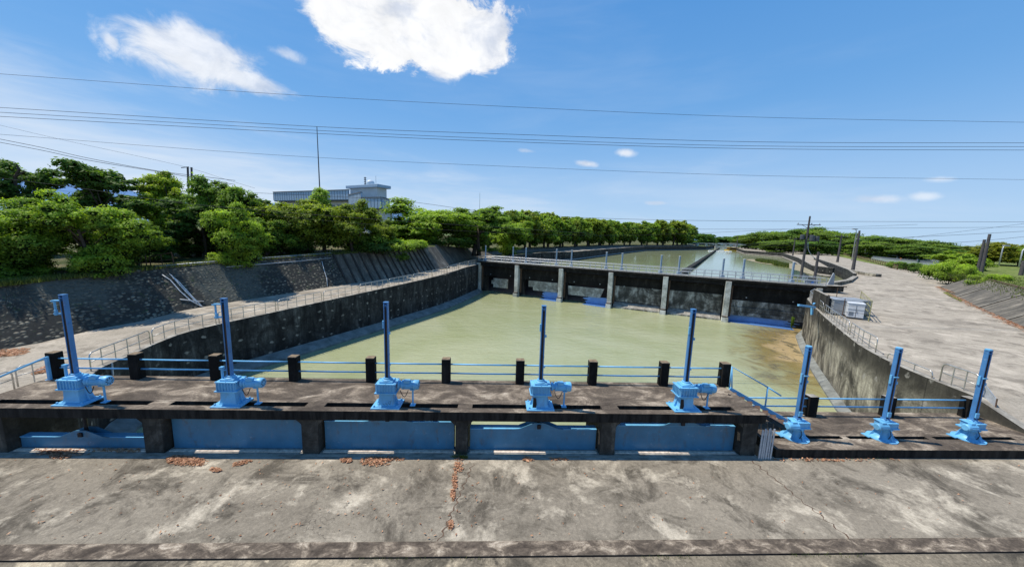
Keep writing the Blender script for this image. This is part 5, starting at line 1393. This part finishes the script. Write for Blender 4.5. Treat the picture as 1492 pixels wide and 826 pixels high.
for h in (.15, .75, 1.35, 1.95): mb.tube([a+Vector((0, 0, h)), b+Vector((0, 0, h))], .035, 5)
mb.build('mesh_panel', M['yfence'], fence)
t = thing('low_wall', 'short brown concrete wall behind the grey cabinets beside the bridge end', 'wall', (0, 0, 0))
a = C(1190, 447); b = C(1204, 458); mb = MB(); mb.bar(a+Vector((0.3, .8, .95)), b+Vector((.2, .3, .95)), .3, 1.9); mb.build('wall_body', M['dpier'], t, bevel=.03)
t = thing('concrete_block', 'flat concrete slab box behind the fenced cabinets with an upright broken plate', 'block', (0, 0, 0))
a = at(1196, 424, -.5); mb = MB(); mb.box((a.x+.4, a.y, .0), (4.2, 1.8, .8), -.1); mb.build('slab', M['dpier'], t, bevel=.05)
mb = MB(); mb.profile([(-.5, 0), (.5, 0), (.42, 1.7), (.2, 1.9)], (a.x+1.3, a.y, .4), (1, 0, 0), (0, 0, 1), (0, 1, 0), .15); mb.build('plate', M['cab'], t)
mb = MB(); mb.box((a.x+.2, a.y-.2, .42), (4.6, 2.2, .12), -.1); mb.build('lid', M['beam'], t)

# ------------------------------------------------------------------ roadside fence, highway barrier, things on the right
fl = [atG(1203, 366), atG(1225, 370.5), atG(1250, 376.5), atG(1275, 383.5), atG(1307, 393)]
fl = [Vector((p.x, p.y, p.z)) for p in fl]
t = thing('roadside_fence', 'long weathered pipe fence running along the far road right of the thick pole', 'fence', (0, 0, 0)); rs = resample(fl, 4.2)
for h in (1.35, .85, .4):
    mb = MB(); mb.tube([p+Vector((0, 0, h)) for p in rs], .07, 5); mb.build('rail', M['yfence'] if h < 1 else M['rust'], t)
for p in rs[:95]:
    mb = MB(); mb.box((p.x, p.y, .7), (.2, .2, 1.5)); mb.build('post', M['rust'], t)
t = thing('white_fence', 'distant pale picket fence in front of the right wood', 'fence', (0, 0, 0))
a = aty(1262, 369.5, 190); b = aty(1392, 380, 140); a.z = b.z = 0; n = 60
for k in range(n+1):
    p = a.lerp(b, k/n); mb = MB(); mb.box((p.x, p.y, 1.1), (.35, .2, 2.2)); mb.build('post', M['ltgreen'], t)
mb = MB(); mb.bar(a+Vector((0, 0, 1.5)), b+Vector((0, 0, 1.5)), .1, .2); mb.bar(a+Vector((0, 0, .6)), b+Vector((0, 0, .6)), .1, .2); mb.build('rail', M['ltgreen'], t)
t = thing('highway_barrier', 'long grey highway barrier with a dark strip in front of the right wood', 'barrier', (0, 0, 0))
a = aty(1272, 377, 150); b = aty(1398, 388, 98); a.z = b.z = .2
mb = MB(); mb.bar(a+Vector((0, 0, .4)), b+Vector((0, 0, .4)), 1.2, 1.1); mb.build('kerb_wall', M['ltgreen'], t)
mb = MB(); mb.bar(a+Vector((0, .2, 1.35)), b+Vector((0, .2, 1.35)), .3, .5); mb.build('steel_rail', M['bdark'], t)
for f in (.35, .6, .85):
    p = a.lerp(b, f); mb = MB(); mb.box((p.x, p.y-.3, 1.1), (.3, .3, 2.2)); mb.build('post', M['bdark'], t)
t = thing('road_sign', 'dark green back of a road sign in front of the highway barrier', 'sign', (0, 0, 0)); p = a.lerp(b, .62)
mb = MB(); mb.box((p.x, p.y-1.2, 1.4), (3.2, .15, 1.3)); mb.build('plate', M['dgreen'], t); mb = MB(); mb.box((p.x-1, p.y-1.1, .5), (.15, .15, 1)); mb.box((p.x+1, p.y-1.1, .5), (.15, .15, 1)); mb.build('stand', M['rust'], t)
for k, (px, py) in enumerate([(1283, 378.5), (1312, 380)]):
    p = atG(px, py); t = thing('road_barrel', 'orange traffic barrel on the far road, %s one' % ('left' if k == 0 else 'right'), 'barrel', (p.x, p.y, 0))
    mb = MB(); lathe(mb, (0, 0, 0), [(.4, 0), (.36, .1), (.3, 1.1), (.2, 1.2)], 10); mb.build('drum', flat('orange plastic', (.55, .16, .04)), t)
    mb = MB(); lathe(mb, (0, 0, .5), [(.37, 0), (.36, .25)], 10); mb.build('band', M['white'], t)
# pontoon in the far canal
p = at(1069, 366, UPW); t = thing('pontoon', 'small yellow work pontoon floating at the far end of the canal', 'pontoon', (p.x, p.y, UPW))
mb = MB(); mb.box((0, 0, .5), (13, 6, 1.2)); mb.build('hull', M['yellow'], t, bevel=.1)
mb = MB(); mb.box((-1, 0, 2.0), (8, 4, 1.6)); mb.build('cabin', M['rust'], t, bevel=.1); mb = MB(); mb.box((-1, 0, 3.0), (9, 5, .3)); mb.build('roof', M['yellow'], t)
p = at(1048, 366.5, UPW); t = thing('float_boom', 'white floating boom across the right canal near the weir', 'boom', (p.x, p.y, UPW))
for k in range(7):
    mb = MB(); mb.tube([(-9+k*2.8, 0, .15), (-6.7+k*2.8, .1, .15)], .5, 8); mb.build('float', M['white'], t)
# far concrete gatehouse
p = atG(1040, 357.5); t = thing('gatehouse', 'low distant concrete gatehouse at the end of the canal', 'gatehouse', (p.x, p.y, 0))
mb = MB(); mb.box((0, 0, 1.4), (70, 6, 2.8)); mb.build('wall', M['pier'], t); mb = MB(); mb.box((0, 0, 3.2), (76, 8, .7)); mb.build('roof', M['cab'], t); mb = MB()
for k in range(6): mb.box((-28+k*11, -3.05, 1.3), (5, .2, 1.9))
mb.build('opening', M['dark'], t)

# ------------------------------------------------------------------ left terrace details
t = thing('trellis_frame', 'rusty metal frames on the terrace edge among the left trees', 'frame', (0, 0, 0))
def tz_(px, py, Y): return aty(px, py, Y)
for a, b, c_, d_ in (((200, 393), (198, 373), (212, 371), (214, 392)), ((220, 391), (218, 374), (250, 368), (254, 387))):
    mb = MB(); q = [tz_(*p, 34.5) for p in (a, b, c_, d_)]; mb.tube(q, .05, 5); mb.tube([q[0].lerp(q[1], .5), q[3].lerp(q[2], .5)], .035, 5); mb.tube([q[0].lerp(q[3], .5), q[1].lerp(q[2], .5)], .035, 5); mb.build('frame', M['rust'], t)
t = thing('pipe', 'long pale pipe lying along the terrace edge in front of the trees', 'pipe', (0, 0, 0))
mb = MB(); mb.tube([p+Vector((-.35, .1, .22)) for p in STL[7:11]], .07, 6); mb.build('tube', M['galv'], t, smooth=True)

# ------------------------------------------------------------------ fallen leaves and weeds
def leaves(name, label, spots, n, seed, s=.07, z=.012):
    random.seed(seed); mb = MB(); mb.tone = []
    for k in range(n):
        x, y, z0 = random.choice(spots)(); zz = z0+z+random.uniform(0, .035); a = random.uniform(0, 6.28); ss = s*random.uniform(.6, 1.5); ca, sa = math.cos(a)*ss, math.sin(a)*ss; t1, t2 = random.uniform(-.02, .035), random.uniform(-.02, .035)
        i = len(mb.v); mb.v += [Vector((x-ca, y-sa, zz)), Vector((x+sa*.45, y-ca*.45, zz+t1)), Vector((x+ca, y+sa, zz+t2)), Vector((x-sa*.45, y+ca*.45, zz+.01))]; mb.f.append((i, i+1, i+2, i+3)); mb.m.append(0); mb.tone.append(random.random())
    return tag(mb.build(name, M['dead']), label, 'leaves', kind='stuff')
leaves('fallen_leaves', 'orange brown pile of dry leaves below the closed second gate', [ellipse_pix(272, 672, 28, 7, APR, .06), ellipse_pix(262, 669, 18, 4, APR)], 800, 1, .045)
leaves('fallen_leaves', 'small patches of dry leaves right of the biggest pile', [ellipse_pix(352, 675, 13, 3, APR, -.25), ellipse_pix(315, 685, 8, 3, APR)], 190, 2, .045)
leaves('fallen_leaves', 'dry leaf pile below the middle gate', [ellipse_pix(548, 673, 22, 6, APR), ellipse_pix(505, 671, 8, 3, APR), ellipse_pix(560, 669, 30, 3, APR)], 560, 3, .045)
leaves('fallen_leaves', 'trail of dry leaves along the joint below the grass tuft', [ellipse_pix(668, 678, 7, 10, APR), ellipse_pix(663, 700, 3.5, 12, APR), ellipse_pix(660, 722, 3, 8, APR), ellipse_pix(657, 765, 3, 6, APR)], 380, 4, .045)
leaves('fallen_leaves', 'dry leaves heaped in the shadow below the leftmost gate', [spotpix(50, 130, 655, 664, APR), ellipse_pix(88, 665, 16, 4, APR), spotpix(60, 100, 657, 660, APR), spotpix(135, 205, 654, 659, APR)], 560, 5, .045)
leaves('fallen_leaves', 'few dry leaves by the apron joint below the fourth gate', [ellipse_pix(768, 669, 7, 3, APR), ellipse_pix(815, 669, 16, 1.5, APR)], 60, 6)
leaves('fallen_leaves', 'dry leaves along the foot of the lower right platform', [spotpix(1125, 1320, 668.5, 672, APR), spotpix(1170, 1230, 669, 672, APR)], 110, 7, .05)
leaves('fallen_leaves', 'single dry leaves scattered thinly over the whole apron', [spotpix(0, 700, 670, 785, APR), spotpix(0, 1492, 670, 786, APR)], 330, 8, .035)
leaves('fallen_leaves', 'dry leaves drifted against the foot of the cobbled embankment at the left edge', [ellipse_pix(15, 514, 26, 5, APR, -.1), ellipse_pix(70, 537, 22, 4, APR+.0, -.3)], 650, 9, .1)
leaves('fallen_leaves', 'brown leaf litter strip along the foot of the right embankment', [(lambda: (lambda p, q, f: (p.lerp(q, f).x+random.gauss(0, .3), p.lerp(q, f).y+random.gauss(0, .3), G(p.x, p.y)+.02))(*random.choice(list(zip(EB, EB[1:]))), random.random()))], 1900, 10, .13)
def patch_mat(): 
    return M['dead']
def tuft(label, spots, n, h, seed): return grass_stuff('grass_tuft', label, spots, n, h, M['grassblade'], seed, 'grass', .006)
tuft('green grass tuft growing at the foot of the pier below the middle gates', [ellipse_pix(668, 666, 11, 2.5, APR), ellipse_pix(676, 667, 6, 2, APR)], 420, .12, 11)
tuft('sparse weeds in the gap of the kerb', [spotpix(520, 700, 813, 816, APR), spotpix(1150, 1260, 806, 812, APR), spotpix(930, 1020, 810, 814, APR)], 260, .07, 12)
tuft('tiny weeds along the front of the lower platform', [spotpix(1180, 1300, 667, 669, APR)], 70, .08, 13)
gs = [lambda: (lambda p: (p.x-random.uniform(-.2, 1.6), p.y+random.uniform(-.6, .6), p.z+.02))(STL[0].lerp(STL[1], 0) if False else (lambda k, f: STL[k].lerp(STL[k+1], f))(random.randrange(1, 11), random.random()))]
grass_stuff('edge_grass', 'tufted grass along the top of the left embankment', gs, 9000, .32, M['grassblade'], 14, w=.035)
gs = [lambda: (lambda k, f: (lambda p, q: (p.lerp(q, random.random()*.03).x, p.lerp(q, random.random()*.03).y, 1.97))(ET[k].lerp(ET[k+1], f), lawn_far[k].lerp(lawn_far[k+1], f)))(random.randrange(0, 5), random.random())]
grass_stuff('edge_grass', 'sunlit grass blades on the lawn above the right embankment', gs, 4000, .22, M['grassblade'], 15, w=.035)

# ------------------------------------------------------------------ sky and sun
W = bpy.data.worlds.new('World'); SC.world = W; W.use_nodes = True
nt = W.node_tree; g = N(nt); bg = nt.nodes['Background']
SUN_EL = math.radians(63); sun_h = Vector((-.97, .22, 0)).normalized()
sund = Vector((sun_h.x*math.cos(SUN_EL), sun_h.y*math.cos(SUN_EL), math.sin(SUN_EL)))
sky = g.n('ShaderNodeTexSky', sky_type='NISHITA'); sky.sun_disc = False; sky.sun_elevation = SUN_EL
sky.sun_rotation = math.atan2(sund.x, sund.y); sky.air_density = 1.0; sky.dust_density = .6; sky.ozone_density = 2.2
dirv = g.coord('Generated')
ex = g.sep(dirv)
skyc = g.mix(1, sky.outputs[0], (.80, 1.10, 1.55), 'MULTIPLY')
skyc = g.mix(.85, skyc, g.ramp(ex[2], (0, (3.9, 6.2, 8.8)), (.22, (1.9, 4.5, 8.2)), (.5, (1.05, 3.35, 7.4)), (1, (.6, 2.1, 5.6))))
NZ = [g.noise(11, 9, .66, g.mp((1, 1, 1.4), src=dirv), .5), g.noise(26, 4, .6, dirv, .2), g.noise(3, 5, .6, g.mp((1, 1, 6), src=dirv), .3)]
def cloud(px, py, rx, ry, rot, k=1.0, soft=.55, nsc=9, amp=1.1, seed=0, stretch=1):
    c = ray(px, py).normalized()
    ca, sa = math.cos(rot), math.sin(rot)
    a = (RT*ca - UP*sa); b = (RT*sa + UP*ca)      # tangent axes of the cloud deck patch
    a = (a-c*a.dot(c)).normalized(); b = (b-c*b.dot(c)-a*b.dot(a)).normalized()
    fk = F/ray(px, py).length
    def dotn(v, s):
        o = g.n('ShaderNodeVectorMath', operation='DOT_PRODUCT'); g.l(dirv, o.inputs[0]); o.inputs[1].default_value = v*s; return o.outputs['Value']
    u = dotn(a, fk/rx); v = dotn(b, fk/ry)
    cb = g.n('ShaderNodeCombineXYZ'); g.l(u, cb.inputs[0]); g.l(v, cb.inputs[1])
    ln = g.n('ShaderNodeVectorMath', operation='LENGTH'); g.l(cb.outputs[0], ln.inputs[0])
    front = g.math('GREATER_THAN', dotn(c, 1), .3)
    nz = NZ[2] if stretch > 1 else (NZ[0] if nsc < 12 else NZ[1])
    d = g.math('ADD', g.math('SUBTRACT', 1, ln.outputs['Value']), g.math('MULTIPLY', g.math('SUBTRACT', nz, .5), amp*2))
    d = g.smooth(d, 0, soft)
    return g.math('MULTIPLY', g.math('MULTIPLY', d, front), k)
cl = [cloud(606, 36, 86, 40, .06, 1, .22, 7, .72, 0), cloud(690, 58, 44, 32, .1, 1, .25, 8, .6, 3), cloud(520, 30, 46, 30, .3, 1, .3, 8, .6, 5), cloud(650, 90, 30, 20, .1, 1, .4, 8, .4, 5),
      cloud(280, 82, 44, 21, .30, .85, .6, 8, .75, 9), cloud(345, 112, 42, 10, .36, .8, .6, 8, .6, 12), cloud(288, 50, 22, 5, .1, .5, .8, 26, .9, 14), cloud(415, 78, 16, 5, .35, .5, .9, 26, .9, 15),
      cloud(160, 60, 7, 5, .9, .75, .8, 30, .9, 2), cloud(855, 239, 18, 5, .1, .8, .9, 26, .5, 4), cloud(912, 223, 15, 6, .05, .75, .9, 26, .5, 6), cloud(768, 220, 14, 3, .1, .4, .9, 26, .8, 7),
      cloud(1277, 290, 18, 4, 0, .6, .9, 26, .5, 8), cloud(1347, 286, 9, 3.5, 0, .5, .9, 26, .5, 10), cloud(1370, 262, 8, 2.5, 0, .4, .9, 26, .5, 11), cloud(955, 296, 16, 3, 0, .5, .9, 26, .7, 13)]
# thin veils
veil = cloud(200, 262, 640, 66, .17, .8, 1.5, 3.2, .9, 30, 6)
veil2 = cloud(1050, 285, 420, 26, .06, .22, 1.4, 3.5, 1.3, 33, 7)
veil3 = cloud(720, 90, 420, 90, .3, .10, 1.5, 3, 1.4, 36, 2)
tot = None; shade = None
for d in cl:
    tot = d if tot is None else g.math('MAXIMUM', tot, d)
shd = g.smooth(g.noise(6, 6, .6, g.mp((1, 1, 1.6), loc=(.3, .2, .06), src=dirv), .3), .36, .56)   # the belly of the big cloud is a little greyer
tex = g.ramp(NZ[0], (.35, .88), (.6, 1))
zz = ex[2]
haze = g.math('MULTIPLY', g.smooth(zz, .34, -.02), .42)
c = g.mix(haze, skyc, (6.2, 7.6, 9.4))
c = g.mix(veil, c, (8.2, 8.8, 9.6)); c = g.mix(veil2, c, (8, 8.7, 9.6)); c = g.mix(veil3, c, (7.5, 8.4, 9.6))
white = g.mix(shd, (6.9, 7.5, 8.7), (10.2, 10.3, 10.5)); white = g.mix(1, white, tex, 'MULTIPLY')
c = g.mix(tot, c, white)
g.l(c, bg.inputs['Color']); bg.inputs['Strength'].default_value = .10
sd = bpy.data.lights.new('sun', 'SUN'); sd.energy = 5.0; sd.angle = math.radians(.53); sd.color = (1, .945, .85)
so = bpy.data.objects.new('sun', sd); COL.objects.link(so); so.rotation_euler = sund.to_track_quat('Z', 'Y').to_euler()
